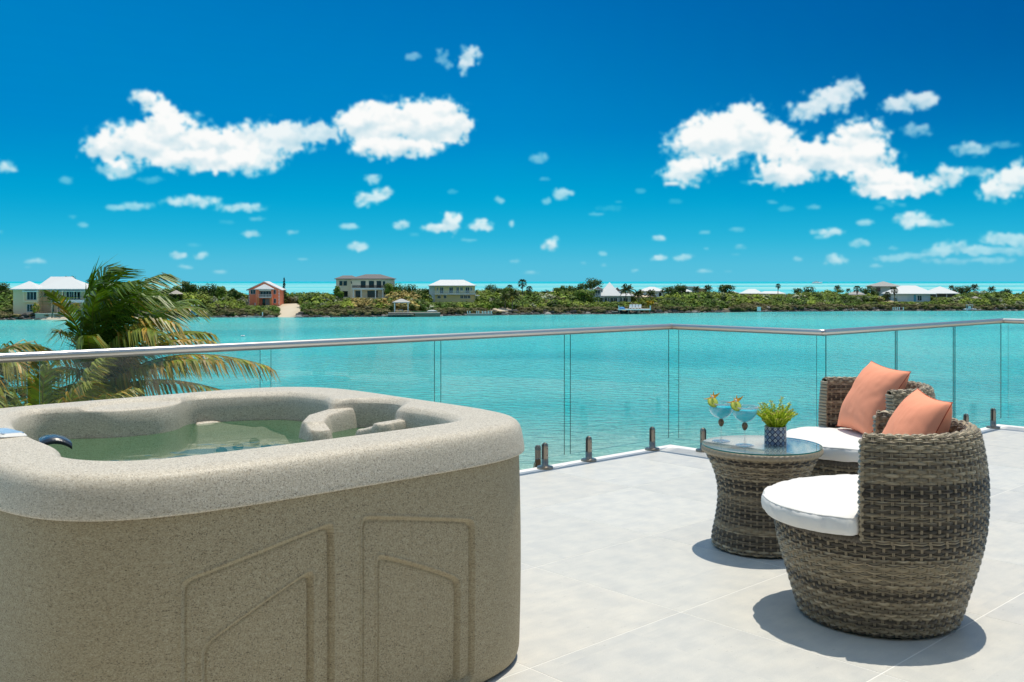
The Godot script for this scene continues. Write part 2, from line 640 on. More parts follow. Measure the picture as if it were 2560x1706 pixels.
func make_sea() -> void:
	var mb := MB.new()
	var pale := noise(15, 0.9, 3)
	var patch := noise(16, 0.012, 4)
	var rows := []
	var radii := []
	var r := 24.0
	while r < 70000.0:
		radii.append(r)
		r *= 1.035 if r < 900.0 else 1.06
	var cols := 120
	for rr in radii:
		var row := PackedVector3Array()
		for k in cols + 1:
			var a := lerpf(-1.35, 1.35, float(k) / cols)
			row.append(Vector3(sin(a) * rr, SEA, -cos(a) * rr))
		rows.append(row)
	var split := 0
	while radii[split] < 470.0:
		split += 1
	mb.grid(rows.slice(0, split + 1), false, true)
	var inner := mb.v.size()
	mb.grid(rows.slice(split), false, true)
	for k in mb.v.size():
		var p := mb.v[k]
		var d := -p.z
		var e := d - shore(p.x)
		mb.n[k] = Vector3.UP
		mb.t[k] = Vector2(p.x / 27.0 + p.z / 90.0, p.z / 17.0)
		var deep := Color(0.025, 0.47, 0.46)
		var mid := Color(0.09, 0.66, 0.635)
		var col := deep.lerp(mid, sm(75.0, 210.0, d))
		col = col.lerp(Color(0.015, 0.36, 0.40), clampf(patch.get_noise_2d(p.x * 0.5, p.z) * 1.3, 0.0, 0.5))
		col = col.lerp(Color(0.16, 0.64, 0.58), clampf(patch.get_noise_2d(p.x * 0.6 + 300.0, p.z * 1.5) * 1.6, 0.0, 0.5))
		# sand shows through close to either shore
		col = col.lerp(Color(0.42, 0.55, 0.43), (1.0 - sm(46.0, 84.0, d)) * 0.9)
		if e < 60.0:
			col = col.lerp(Color(0.30, 0.52, 0.44), sm(-9.0, -1.0, e) * 0.55)
		else:
			# the ocean beyond the island: bright sand banks, thin deep bands
			var band := pale.get_noise_2d(log(d) * 5.5, p.x / d * 0.8)
			col = Color(0.19, 0.56, 0.575).lerp(Color(0.05, 0.48, 0.54), sm(0.05, 0.4, band))
			col = col.lerp(Color(0.34, 0.64, 0.62), sm(0.0, -0.35, band) * 0.6)
			col = col.lerp(Color(0.0, 0.42, 0.52), sm(3500.0, 7500.0, d))
		mb.c[k] = col
	# the lagoon and the open sea beyond the island
	var far_sea := MB.new()
	far_sea.v = mb.v.slice(inner)
	far_sea.n = mb.n.slice(inner)
	far_sea.t = mb.t.slice(inner)
	far_sea.c = mb.c.slice(inner)
	var cut := mb.ix.size()
	for k in range(0, mb.ix.size(), 3):
		if mb.ix[k] >= inner:
			cut = k
			break
	for k in range(cut, mb.ix.size()):
		far_sea.ix.append(mb.ix[k] - inner)
	mb.ix = mb.ix.slice(0, cut)
	mb.v = mb.v.slice(0, inner)
	mb.n = mb.n.slice(0, inner)
	mb.t = mb.t.slice(0, inner)
	mb.c = mb.c.slice(0, inner)
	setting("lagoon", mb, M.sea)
	setting("ocean", far_sea, M.ocean)


func make_terrain() -> void:
	# the island across the lagoon
	var mb := MB.new()
	var rows := []
	var spots := noise(18, 0.08, 4)
	var es := [-7.0, -4.0, -2.5, -1.5, -0.5, 0.5, 1.5, 2.5, 4.0, 6.0, 9.0, 12.0, 16.0, 20.0, 25.0, 30.0, 36.0, 42.0, 50.0, 60.0, 72.0, 86.0, 100.0, 120.0, 140.0, 165.0, 190.0, 230.0]
	for e in es:
		var row := PackedVector3Array()
		var x := -330.0
		while x <= 340.0:
			var d: float = shore(x) + e
			row.append(Vector3(x, SEA + land(x, d) + spots.get_noise_2d(x * 4.0, d * 4.0) * 0.5 * sm(-2.0, 1.0, e), -d))
			x += 2.5
		rows.append(row)
	mb.grid(rows, false, true)
	for k in mb.v.size():
		var p := mb.v[k]
		var d := -p.z
		var e := d - shore(p.x)
		var q := spots.get_noise_2d(p.x, d)
		var col := Color(0.46, 0.38, 0.25).lerp(Color(0.20, 0.20, 0.08), sm(-0.2, 0.3, q))
		col = col.lerp(Color(0.13, 0.115, 0.095), 1.0 - sm(1.0, 3.5, e))
		var lane := exp(-pow((p.x + 67.0 - (d - 285.0) * -0.12) / 4.6, 4)) * (1.0 - sm(45.0, 60.0, e))
		var left_beach := sm(-134.0, -128.0, p.x) * (1.0 - sm(-100.0, -88.0, p.x)) * (1.0 - sm(14.0, 20.0, e))
		var mid_sand := exp(-pow((p.x + 3.0) / 9.0, 4)) * (1.0 - sm(14.0, 20.0, e)) + exp(-pow((p.x + 38.0) / 6.0, 4)) * (1.0 - sm(6.0, 14.0, e))
		var far_beach := sm(100.0, 130.0, e)
		col = col.lerp(Color(0.60, 0.52, 0.40), clampf(lane + left_beach + mid_sand * sm(1.5, 4.0, e) + far_beach, 0.0, 1.0))
		mb.c[k] = col
	mb.tint = Color.WHITE
	setting("island_ground", mb, vmat(0.95, 0.2))
	# our own shore below the terrace
	var own := MB.new()
	rows = []
	for d in [-30.0, 0.0, 8.0, 16.0, 22.0, 28.0, 33.0, 38.0, 44.0, 52.0]:
		var row := PackedVector3Array()
		for k in 41:
			var x := -80.0 + k * 4.0
			row.append(Vector3(x, SEA + 1.6 - 2.6 * sm(18.0, 40.0, d) + wobble.get_noise_2d(x, d) * 0.3, -d))
		rows.append(row)
	own.grid(rows, false, true)
	setting("near_ground", own, mat(0.42, 0.37, 0.28, 0.95))


# ---------------------------------------------------------------- terrace
# plan points are (x, distance ahead)
const ALONG := Vector2(0.7337, 0.6794)      # the joints that run away to the right
const ACROSS := Vector2(0.6794, -0.7337)
const FB := Vector2(1.403, 8.607)           # corners of the glass line
const FC := Vector2(2.403, 7.572)
const FD := Vector2(4.933, 9.851)
var FA := FB - Vector2(cos(deg_to_rad(41.2)), sin(deg_to_rad(41.2))) * 7.9
var FE := FD + Vector2(0.695, -0.719) * 3.0


func up3(p: Vector2, y := 0.0) -> Vector3:
	return Vector3(p.x, y, -p.y)


func prism(mb: MB, poly: PackedVector2Array, y0: float, y1: float) -> void:
	# poly in plan; upright sides and a flat top
	var tris := Geometry2D.triangulate_polygon(poly)
	for k in range(0, tris.size(), 3):
		mb.tri(up3(poly[tris[k]], y1), up3(poly[tris[k + 1]], y1), up3(poly[tris[k + 2]], y1), Vector3.UP)
		mb.tri(up3(poly[tris[k]], y0), up3(poly[tris[k + 1]], y0), up3(poly[tris[k + 2]], y0), Vector3.DOWN)
	var mid := Vector2.ZERO
	for p in poly:
		mid += p / poly.size()
	for k in poly.size():
		var a := poly[k]
		var b := poly[(k + 1) % poly.size()]
		mb.quad(up3(a, y0), up3(b, y0), up3(b, y1), up3(a, y1))


func make_terrace() -> void:
	var nrm := func(a: Vector2, b: Vector2) -> Vector2:
		var d := (b - a).normalized()
		return Vector2(-d.y, d.x)
	var line := [FA, FB, FC, FD, FE]
	var edge := func(off: float) -> PackedVector2Array:
		# the glass line moved outwards
		var out := PackedVector2Array()
		for k in line.size():
			var n0: Vector2 = nrm.call(line[maxi(k - 1, 0)], line[maxi(k, 1)])
			var n1: Vector2 = nrm.call(line[mini(k, 3)], line[mini(k + 1, 4)])
			var m := (n0 + n1).normalized()
			out.append(line[k] + m * off / m.dot(n1))
		return out
	var outer: PackedVector2Array = edge.call(0.075)
	var inner: PackedVector2Array = edge.call(-0.045)
	var back := [Vector2(9.0, -2.0), Vector2(-7.0, -2.0)]
	var slab := outer.duplicate()
	slab.append_array(PackedVector2Array(back))
	var mb := MB.new()
	prism(mb, slab, -0.32, -0.0009)
	setting("terrace_slab", mb, M.grout)
	# edge strip below the glass, sunlit slab brightness put into its colour
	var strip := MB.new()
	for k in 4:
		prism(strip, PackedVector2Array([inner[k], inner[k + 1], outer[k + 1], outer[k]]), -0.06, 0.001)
	var cop := setting("terrace_edge", strip, M.sunlit_edge)
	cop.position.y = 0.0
	# unseen wall, doors and roof added behind the viewer to shape fill light
	var wall := MB.new()
	wall.box(Vector3(-8.5, 0.0, 2.0), Vector3(-4.2, 3.6, 2.3))
	wall.box(Vector3(4.6, 0.0, 2.0), Vector3(9.5, 3.6, 2.3))
	wall.box(Vector3(-4.2, 2.6, 2.0), Vector3(4.6, 3.6, 2.3))
	setting("added_villa_wall", wall, M.render)
	var door := MB.new()
	door.box(Vector3(-4.2, 0.0, 2.12), Vector3(4.6, 2.6, 2.18))
	setting("added_villa_door", door, M.dark_glass)
	var porch := MB.new()
	porch.box(Vector3(-8.5, 3.0, -0.9), Vector3(9.5, 3.3, 1.998))
	setting("porch_roof", porch, M.render)
	# floor tiles, each a piece of its own
	var floor_root := Node3D.new()
	floor_root.name = "terrace_floor"
	add_child(floor_root)
	floor_root.set_meta("kind", "structure")
	var field := inner.duplicate()
	field.append_array(PackedVector2Array(back))
	var size := 0.92
	var gap := 0.0032
	var anchor := Vector2(0.7415, 4.3007)
	for i in range(-9, 10):
		for j in range(-9, 10):
			var o := anchor + (ALONG * i + ACROSS * j) * size
			var poly := PackedVector2Array([o + (ALONG + ACROSS) * gap, o + ALONG * (size - gap) + ACROSS * gap, o + (ALONG + ACROSS) * (size - gap), o + ALONG * gap + ACROSS * (size - gap)])
			var mid := o + (ALONG + ACROSS) * size / 2.0
			if mid.y < 0.6 or absf(mid.x) > mid.y * 0.62 + 1.4:
				continue
			var cut := Geometry2D.intersect_polygons(poly, field)
			if cut.is_empty():
				continue
			var pc: PackedVector2Array = cut[0]
			var tb := MB.new()
			var turn := (i * 7 + j * 13) % 4
			var tris := Geometry2D.triangulate_polygon(pc)
			for k in pc.size():
				var q := (pc[k] - mid)
				var uv := Vector2(q.dot(ALONG), q.dot(ACROSS)) / size
				if turn % 2:
					uv = -uv
				tb.put(up3(pc[k], 0.0), Vector3.UP, uv + Vector2(0.5, 0.5) + Vector2(0.13, 0.31) * turn)
			for k in range(0, tris.size(), 3):
				var a := pc[tris[k]]
				var b := pc[tris[k + 1]]
				var d := pc[tris[k + 2]]
				if (b - a).cross(d - a) > 0.0:
					tb.ix.append_array(PackedInt32Array([tris[k], tris[k + 2], tris[k + 1]]))
				else:
					tb.ix.append_array(PackedInt32Array([tris[k], tris[k + 1], tris[k + 2]]))
			for k in pc.size():
				var a := pc[k]
				var b := pc[(k + 1) % pc.size()]
				var ou := (a + b) / 2.0 - mid
				tb.quad(up3(a, -0.008), up3(b, -0.008), up3(b, 0.0), up3(a, 0.0), up3(ou))
			part("tile", tb, M["tile%d" % posmod(i * 3 + j * 5 + (i * j) % 3, 5)], floor_root)


func make_railing() -> void:
	var root := thing("glass_railing", "frameless glass railing with round steel handrail along the terrace edge", "railing")
	# handrail lengths, each with a slot for the glass below
	var runs := [[FA, FB], [FB, FC], [FC, FD], [FD, FE]]
	for k in 4:
		var mb := MB.new()
		var a: Vector2 = runs[k][0]
		var b: Vector2 = runs[k][1]
		var d := (b - a).normalized()
		mb.tube(PackedVector3Array([up3(a, 1.058), up3(b - d * 0.002, 1.058)]), PackedFloat32Array([0.0215]), 20)
		if k == 0:
			for s in [2.07, 5.0]:
				var q = b - d * s
				mb.tube(PackedVector3Array([up3(q, 1.058), up3(q + d * 0.004, 1.058)]), PackedFloat32Array([0.0219]), 20)
		var rail := part("handrail", mb, M.steel, root)
		var elbow := MB.new()
		if k < 3:
			elbow.tube(PackedVector3Array([up3(b - d * 0.03, 1.058), up3(b, 1.058), up3(b + (runs[k + 1][1] - b).normalized() * 0.03, 1.058)]), PackedFloat32Array([0.0226]), 20)
			part("rail_elbow", elbow, M.steel, root)
		var chan := MB.new()
		var side := up3(Vector2(-d.y, d.x))
		for s in [-1.0, 1.0]:
			chan.quad(up3(a, 1.03) + side * 0.010 * s, up3(b, 1.03) + side * 0.010 * s, up3(b, 1.045) + side * 0.010 * s, up3(a, 1.045) + side * 0.010 * s, side * s)
		chan.quad(up3(a, 1.03) + side * 0.010, up3(b, 1.03) + side * 0.010, up3(b, 1.03) - side * 0.010, up3(a, 1.03) - side * 0.010, Vector3.DOWN)
		part("rail_gasket", chan, M.steel_dull, root)
	# panes: distance from the start corner of each run
	var ab := (FB - FA).length()
	var panes := [[0, ab - 1.249, ab - 0.042], [0, ab - 2.534, ab - 1.315], [0, ab - 3.849, ab - 2.590], [0, ab - 5.189, ab - 3.922], [0, ab - 6.45, ab - 5.25], [0, ab - 7.75, ab - 6.51], [1, 0.074, 1.385], [2, 0.041, 1.161], [2, 1.189, 2.278], [2, 2.312, 3.357], [3, 0.05, 1.3], [3, 1.36, 2.6]]
	for p in panes:
		var a: Vector2 = runs[p[0]][0]
		var d: Vector2 = (runs[p[0]][1] - a).normalized()
		var side := up3(Vector2(-d.y, d.x)) * 0.004
		var q0 := up3(a + d * p[1])
		var q1 := up3(a + d * p[2])
		var lo := Vector3.UP * 0.082
		var hi := Vector3.UP * 1.04
		var face := MB.new()
		face.quad(q0 + lo + side, q1 + lo + side, q1 + hi + side, q0 + hi + side, side)
		face.quad(q0 + lo - side, q1 + lo - side, q1 + hi - side, q0 + hi - side, -side)
		var rim := MB.new()
		rim.quad(q0 + lo + side, q0 + lo - side, q0 + hi - side, q0 + hi + side, q0 - q1)
		rim.quad(q1 + lo + side, q1 + lo - side, q1 + hi - side, q1 + hi + side, q1 - q0)
		rim.quad(q0 + lo + side, q0 + lo - side, q1 + lo - side, q1 + lo + side, Vector3.DOWN)
		var o := part("glass_pane", face, M.glass, root)
		part("pane_edge", rim, M.glass_edge, o)
	# spigots
	var base_mesh: ArrayMesh
	var post_mesh: ArrayMesh
	var slot_mesh: ArrayMesh
	var bolt_mesh: ArrayMesh
	var mb := MB.new()
	mb.lathe(PackedVector2Array([Vector2(0.063, 0.0), Vector2(0.063, 0.012), Vector2(0.060, 0.016), Vector2(0.027, 0.018), Vector2(0.027, 0.075), Vector2(0.0, 0.075)]), 32)
	base_mesh = mb.mesh(M.steel_dull)
	mb = MB.new()
	for s in [-1.0, 1.0]:
		# half a round bar on either side of the glass, domed at the top
		var rows := []
		for k in 13:
			var y := 0.072 + 0.128 * minf(1.0, k / 8.0)
			var rr := 0.026
			if k > 8:
				var a := (k - 8) / 4.0 * PI / 2.0
				y = 0.20 - 0.026 + sin(a) * 0.026
				rr = maxf(cos(a) * 0.026, 0.007)
			elif k == 8:
				y = 0.174
			else:
				y = 0.072 + 0.102 * k / 8.0
			var row := PackedVector3Array()
			var lim := acos(clampf(0.0075 / maxf(rr, 0.0076), 0.0, 1.0))
			for j in 13:
				var a := lerpf(-lim, lim, j / 12.0)
				row.append(Vector3(sin(a) * rr, y, cos(a) * rr * s))
			row.append(Vector3(0, y, 0.0075 * s))
			rows.append(row)
		mb.grid(rows, true, s < 0)
	post_mesh = mb.mesh(M.steel_dull)
	mb = MB.new()
	mb.box(Vector3(-0.0255, 0.074, -0.0075), Vector3(0.0255, 0.185, 0.0075))
	slot_mesh = mb.mesh(M.rubber)
	mb = MB.new()
	for y in [0.105, 0.155]:
		for s in [-1.0, 1.0]:
			mb.tube(PackedVector3Array([Vector3(0, y, 0.02 * s), Vector3(0, y, 0.0268 * s)]), PackedFloat32Array([0.0045]), 10)
	bolt_mesh = mb.mesh(M.black)
	var spots := [[0, ab - 0.26], [0, ab - 1.04], [0, ab - 1.525], [0, ab - 2.3], [0, ab - 2.85], [0, ab - 3.6], [0, ab - 4.2], [0, ab - 4.95], [0, ab - 5.55], [1, 0.33], [1, 1.13], [2, 0.27], [2, 0.93], [2, 1.42], [2, 2.05], [2, 2.55], [2, 3.17], [3, 0.3], [3, 1.05]]
	for s in spots:
		var a: Vector2 = runs[s[0]][0]
		var d: Vector2 = (runs[s[0]][1] - a).normalized()
		var o := put_mesh("spigot", base_mesh, root)
		o.position = up3(a + d * s[1], 0.001)
		o.rotation.y = atan2(d.y, d.x)
		put_mesh("post", post_mesh, o)
		put_mesh("gasket", slot_mesh, o)
		put_mesh("bolts", bolt_mesh, o).set_meta("kind", "stuff")


# ---------------------------------------------------------------- hot tub
# in the tub's own axes x runs along the front, z out of the front; turned so that the front follows the floor joints
const TUB_R := 0.972
const TUB_P := 4.4
# inner edge of the rim, (x, z)
const TUB_EDGE := [[-0.74, 0.42], [-0.70, 0.25], [-0.69, 0.0], [-0.665, -0.3], [-0.60, -0.58], [-0.48, -0.745], [-0.33, -0.70], [-0.22, -0.625], [-0.10, -0.60], [0.0, -0.60], [0.10, -0.66], [0.22, -0.775], [0.37, -0.745], [0.5, -0.69], [0.63, -0.58], [0.66, -0.36], [0.62, -0.20], [0.74, -0.15], [0.83, -0.04], [0.80, 0.09], [0.69, 0.19], [0.70, 0.33], [0.69, 0.5], [0.605, 0.665], [0.4, 0.695], [0.04, 0.70], [-0.27, 0.70], [-0.55, 0.68], [-0.69, 0.58]]
var edge_r := PackedFloat32Array()


func tub_outline(a: float, r := TUB_R) -> Vector2:
	var u := cos(a)
	var w := sin(a)
	return Vector2(u, w) * r / pow(pow(absf(u), TUB_P) + pow(absf(w), TUB_P), 1.0 / TUB_P)


func tub_inner(a: float) -> float:
	# radius of the rim's inner edge by angle, from a table made once
	if edge_r.is_empty():
		edge_r.resize(720)
		var n := TUB_EDGE.size()
		var fine := PackedVector2Array()
		for k in n:
			var p := []
			for j in range(-1, 3):
				var q: Array = TUB_EDGE[posmod(k + j, n)]
				p.append(Vector2(q[0], q[1]))
			for j in 12:
				fine.append((p[1] as Vector2).cubic_interpolate(p[2], p[0], p[3], j / 12.0))
		for k in 720:
			var dir := Vector2.from_angle(TAU * k / 720.0)
			var best := 0.0
			for j in fine.size():
				var hit = Geometry2D.segment_intersects_segment(Vector2.ZERO, dir * 2.0, fine[j], fine[(j + 1) % fine.size()])
				if hit != null:
					best = maxf(best, hit.length())
			edge_r[k] = best
	var x := fposmod(a / TAU * 720.0, 720.0)
	var i := int(x)
	return lerpf(edge_r[i], edge_r[(i + 1) % 720], x - i)


func seg_dist(p: Vector2, a: Vector2, b: Vector2) -> Vector2:
	# (distance, place along)
	var t := clampf((p - a).dot(b - a) / (b - a).length_squared(), 0.0, 1.0)
	return Vector2(p.distance_to(a.lerp(b, t)), t)


func tub_ridges(p: Vector2) -> float:
	# crest between the seats, arm and ledge round the filter well
	var y := 0.0
	for w in [[Vector2(0.20, -0.60), Vector2(-0.02, -0.28), 0.725, 0.64, 0.085], [Vector2(0.68, -0.20), Vector2(0.52, -0.15), 0.884, 0.87, 0.072], [Vector2(0.52, -0.15), Vector2(0.43, -0.05), 0.87, 0.862, 0.072], [Vector2(0.43, -0.05), Vector2(0.405, 0.04), 0.862, 0.84, 0.068], [Vector2(0.72, 0.235), Vector2(0.585, 0.225), 0.872, 0.865, 0.05], [Vector2(0.60, 0.24), Vector2(0.55, 0.15), 0.865, 0.835, 0.045], [Vector2(0.55, 0.15), Vector2(0.53, 0.06), 0.835, 0.76, 0.04]]:
		var g := seg_dist(p, w[0], w[1])
		if g.x < w[4] * 2.2:
			var top: float = lerpf(w[2], w[3], g.y)
			y = maxf(y, top - 0.35 * sm(w[4] * 0.6, w[4] * 1.55, g.x) - 0.014 * pow(g.x / w[4], 2.0))
	return y


func tub_rim(p: Vector2) -> float:
	# top of the rim, rolled down towards the inner edge, dished at the headrest
	var s := p.length() - tub_inner(p.angle())
	var y := 0.92 - 0.024 * pow(1.0 - clampf(s / 0.045, 0.0, 1.0), 2.2)
	var pil := Vector2((p.x + 0.07) / 0.235, (p.y + 0.63) / 0.20).length()
	return y - 0.013 * (1.0 - sm(0.95, 1.05, pil)) * sm(0.0, 0.03, s)


func tub_height(p: Vector2) -> float:
	# seats and floor inside the walls
	var q := tub_inner(p.angle()) - p.length()
	var y := 0.70 - 0.26 * sm(0.0, 0.16, q)
	if p.length() < 0.42:
		y -= 0.2 * (1.0 - sm(0.3, 0.42, p.length()))
	# sloping back of the lounger under water, with ribs
	var shelf := 0.745 - 0.40 * (p.y + 0.64) + 0.012 * pow(absf(cos(p.y * 34.0)), 6.0)
	var inside := sm(0.10, 0.16, p.x - (p.y + 0.62) * -0.45 - 0.02) * (1.0 - sm(0.58, 0.62, p.x))
	y = lerpf(y, maxf(y, shelf), inside)
	return maxf(y, tub_ridges(p))


func smax(list: Array, k: float) -> float:
	var top := -1e9
	for d in list:
		top = maxf(top, d)
	var sum := 0.0
	for d in list:
		sum += exp((d - top) / k)
	return top + log(sum) * k


func edge_step(d: float, right: float) -> float:
	# a field let in by a bevelled step, with a fine groove along its right edge
	return 0.0125 * clampf((0.006 - d) / 0.0125, 0.0, 1.0) + exp(-pow((d + 0.006) / 0.003, 2.0)) * lerpf(0.006, 0.0045, sm(0.002, 0.012, d - right)) - 0.003 * exp(-pow((d - 0.009) / 0.003, 2.0))


func panel_depth(u: float, y: float) -> float:
	# moulded arch panels on a side: two nested sunk fields on either side of the middle
	var out := 0.0
	var c := u + 0.06
	var x := absf(c)
	var d := smax([0.058 - x, x - 0.527, y - (0.692 - maxf(x - 0.06, 0.0) * 0.17 - pow(x, 3.0) * 0.06), 0.05 - y], 0.010)
	out += edge_step(d, 0.058 - x if c < 0.0 else x - 0.527)
	d = smax([0.125 - x, x - 0.468, y - (0.577 - (x - 0.07) * 0.36 - pow(x, 3.0) * 0.25), 0.05 - y], 0.010)
	out += edge_step(d, 0.125 - x if c < 0.0 else x - 0.468)
	return out


func make_hot_tub() -> void:
	var tub := thing("hot_tub", "square hot tub of speckled beige plastic filled with water", "hot tub", Vector3(-1.125, 0, -3.835), deg_to_rad(42.8))
	# cabinet
	var mb := MB.new()
	for side in 4:
		var cols := 640 if side == 0 else 130
		var nr := 200 if side == 0 else 46
		var rows := []
		for r in nr + 1:
			var y := lerpf(0.014, 0.806, float(r) / nr)
			var row := PackedVector3Array()
			for k in cols + 1:
				var a := lerpf(PI / 4.0, 3.0 * PI / 4.0, float(k) / cols)
				var bulge := 0.006 * sin(PI * y / 0.8) - 0.014 * pow(1.0 - minf(y / 0.06, 1.0), 2.0)
				var q := tub_outline(a, TUB_R - 0.018 + bulge)
				var dir := q.normalized().lerp(Vector2(0, 1), 0.7).normalized()
				q -= dir * panel_depth(q.x, y)
				row.append(Vector3(q.x, y, q.y).rotated(Vector3.UP, side * PI / 2.0))
			rows.append(row)
		mb.grid(rows, false, false)
	part("cabinet", mb, M.granite_shaded, tub)
	# feet
	for s in [[-1, -1], [-1, 1], [1, -1], [1, 1]]:
		var ft := MB.new()
		ft.lathe(PackedVector2Array([Vector2(0.0, 0.0), Vector2(0.06, 0.0), Vector2(0.065, 0.01), Vector2(0.065, 0.05), Vector2(0.0, 0.05)]), 20, Vector3(s[0] * 0.74, 0.0005, s[1] * 0.74))
		part("foot", ft, M.rubber, tub)
	# rolled rim and the moulded inside
	mb = MB.new()
	var N := 640
	var rows := []
	var lip := [[0.024, 0.802], [0.010, 0.7965], [0.002, 0.7975], [0.0, 0.803], [0.001, 0.815], [0.005, 0.842], [0.009, 0.864], [0.013, 0.881], [0.019, 0.895], [0.028, 0.906], [0.040, 0.9135], [0.058, 0.9175], [0.082, 0.9195], [0.108, 0.920]]
	for l in lip:
		var row := PackedVector3Array()
		for k in N:
			var a := TAU * k / N
			var q := tub_outline(a)
			q -= q.normalized() * l[0]
			row.append(Vector3(q.x, l[1], q.y))
		rows.append(row)
	for j in range(1, 31):
		# across the rim to its inner edge
		var row := PackedVector3Array()
		for k in N:
			var a := TAU * k / N
			var far := tub_outline(a).length() - 0.108
			var q := Vector2.from_angle(a)
			q *= lerpf(far, minf(tub_inner(q.angle()), far - 0.01), j / 30.0)
			row.append(Vector3(q.x, tub_rim(q), q.y))
		rows.append(row)
	for j in range(1, 13):
		# down the wall
		var row := PackedVector3Array()
		for k in N:
			var q := Vector2.from_angle(TAU * k / N)
			var u := j / 12.0
			q *= tub_inner(q.angle()) - 0.010 * sin(minf(u * 4.0, 1.0) * PI / 2.0) - 0.004 * u
			row.append(Vector3(q.x, maxf(lerpf(0.894, 0.68, u), tub_ridges(q)), q.y))
		rows.append(row)
	for j in range(1, 111):
		var row := PackedVector3Array()
		for k in N:
			var q := Vector2.from_angle(TAU * k / N)
			q *= (tub_inner(q.angle()) - 0.014) * (1.0 - j / 112.0)
			row.append(Vector3(q.x, tub_height(q), q.y))
		rows.append(row)
	mb.grid(rows, true)
	part("shell", mb, M.granite, tub)
	# water
	var wt := MB.new()
	rows = []
	for j in 12:
		var row := PackedVector3Array()
		for k in 180:
			var a := TAU * k / 180.0
			var rr := (tub_inner(a) + 0.01) * (1.0 - j / 11.0 * 0.995)
			row.append(Vector3(cos(a) * rr, 0.79, sin(a) * rr))
		rows.append(row)
	wt.grid(rows, true)
	var wm := pane_mat(0.06, 0.185, 0.08, 0.56, 0.02)
	wm.metallic_specular = 0.28
	wm.normal_enabled = true
	wm.normal_texture = noise_tex(noise(61, 0.012, 3), 512, null, 3.0)
	wm.normal_scale = 0.2
	wm.uv1_triplanar = true
	wm.uv1_scale = Vector3(0.9, 0.9, 0.9)
	part("water", wt, wm, tub)
	# jets under water
	for q in [[0.235, -0.50], [0.325, -0.52], [0.415, -0.535], [0.255, -0.435], [0.345, -0.45], [0.435, -0.465]]:
		var jt := MB.new()
		var p := Vector2(q[0], q[1])
		jt.lathe(PackedVector2Array([Vector2(0.024, -0.004), Vector2(0.024, 0.006), Vector2(0.02, 0.009), Vector2(0.0, 0.006)]), 20)
		var o := part("jet", jt, M.black, tub)
		o.position = Vector3(p.x, tub_height(p) + 0.006, p.y)
		o.rotation.x = 0.38
	# control display and the dark diverter lever on the left rim
	var dm := mat(0.42, 0.55, 0.72, 0.12)
	var db := MB.new()
	db.cbox(Vector3(-0.045, 0, -0.085), Vector3(0.045, 0.012, 0.085), 0.01)
	var disp := part("control_panel", db, M.white, tub)
	disp.position = Vector3(-0.765, 0.921, -0.10)
	disp.rotation = Vector3(0, 0.1, -0.05)
	db = MB.new()
	db.cbox(Vector3(-0.036, 0.0123, -0.074), Vector3(0.036, 0.014, 0.074), 0.004)
	part("display", db, dm, disp)
	var lv := MB.new()
	rows = []
	for k in 11:
		var a := lerpf(-0.5, 0.75, k / 10.0)
		var row := PackedVector3Array()
		for s in [[-0.045, 0.0], [-0.045, 0.02], [0.045, 0.02], [0.045, 0.0]]:
			row.append(Vector3(sin(a) * 0.085, cos(a) * 0.085 - 0.085 + s[1], s[0]))
		rows.append(row)
	lv.grid(rows, true)
	var caps: Array = [rows[0], rows[10]]
	for e in caps:
		lv.quad(e[0], e[1], e[2], e[3])
	var lever := part("diverter_lever", lv, mat(0.02, 0.035, 0.06, 0.25), tub)
	lever.position = Vector3(-0.665, 0.905, 0.08)
	lever.rotation.y = -0.25


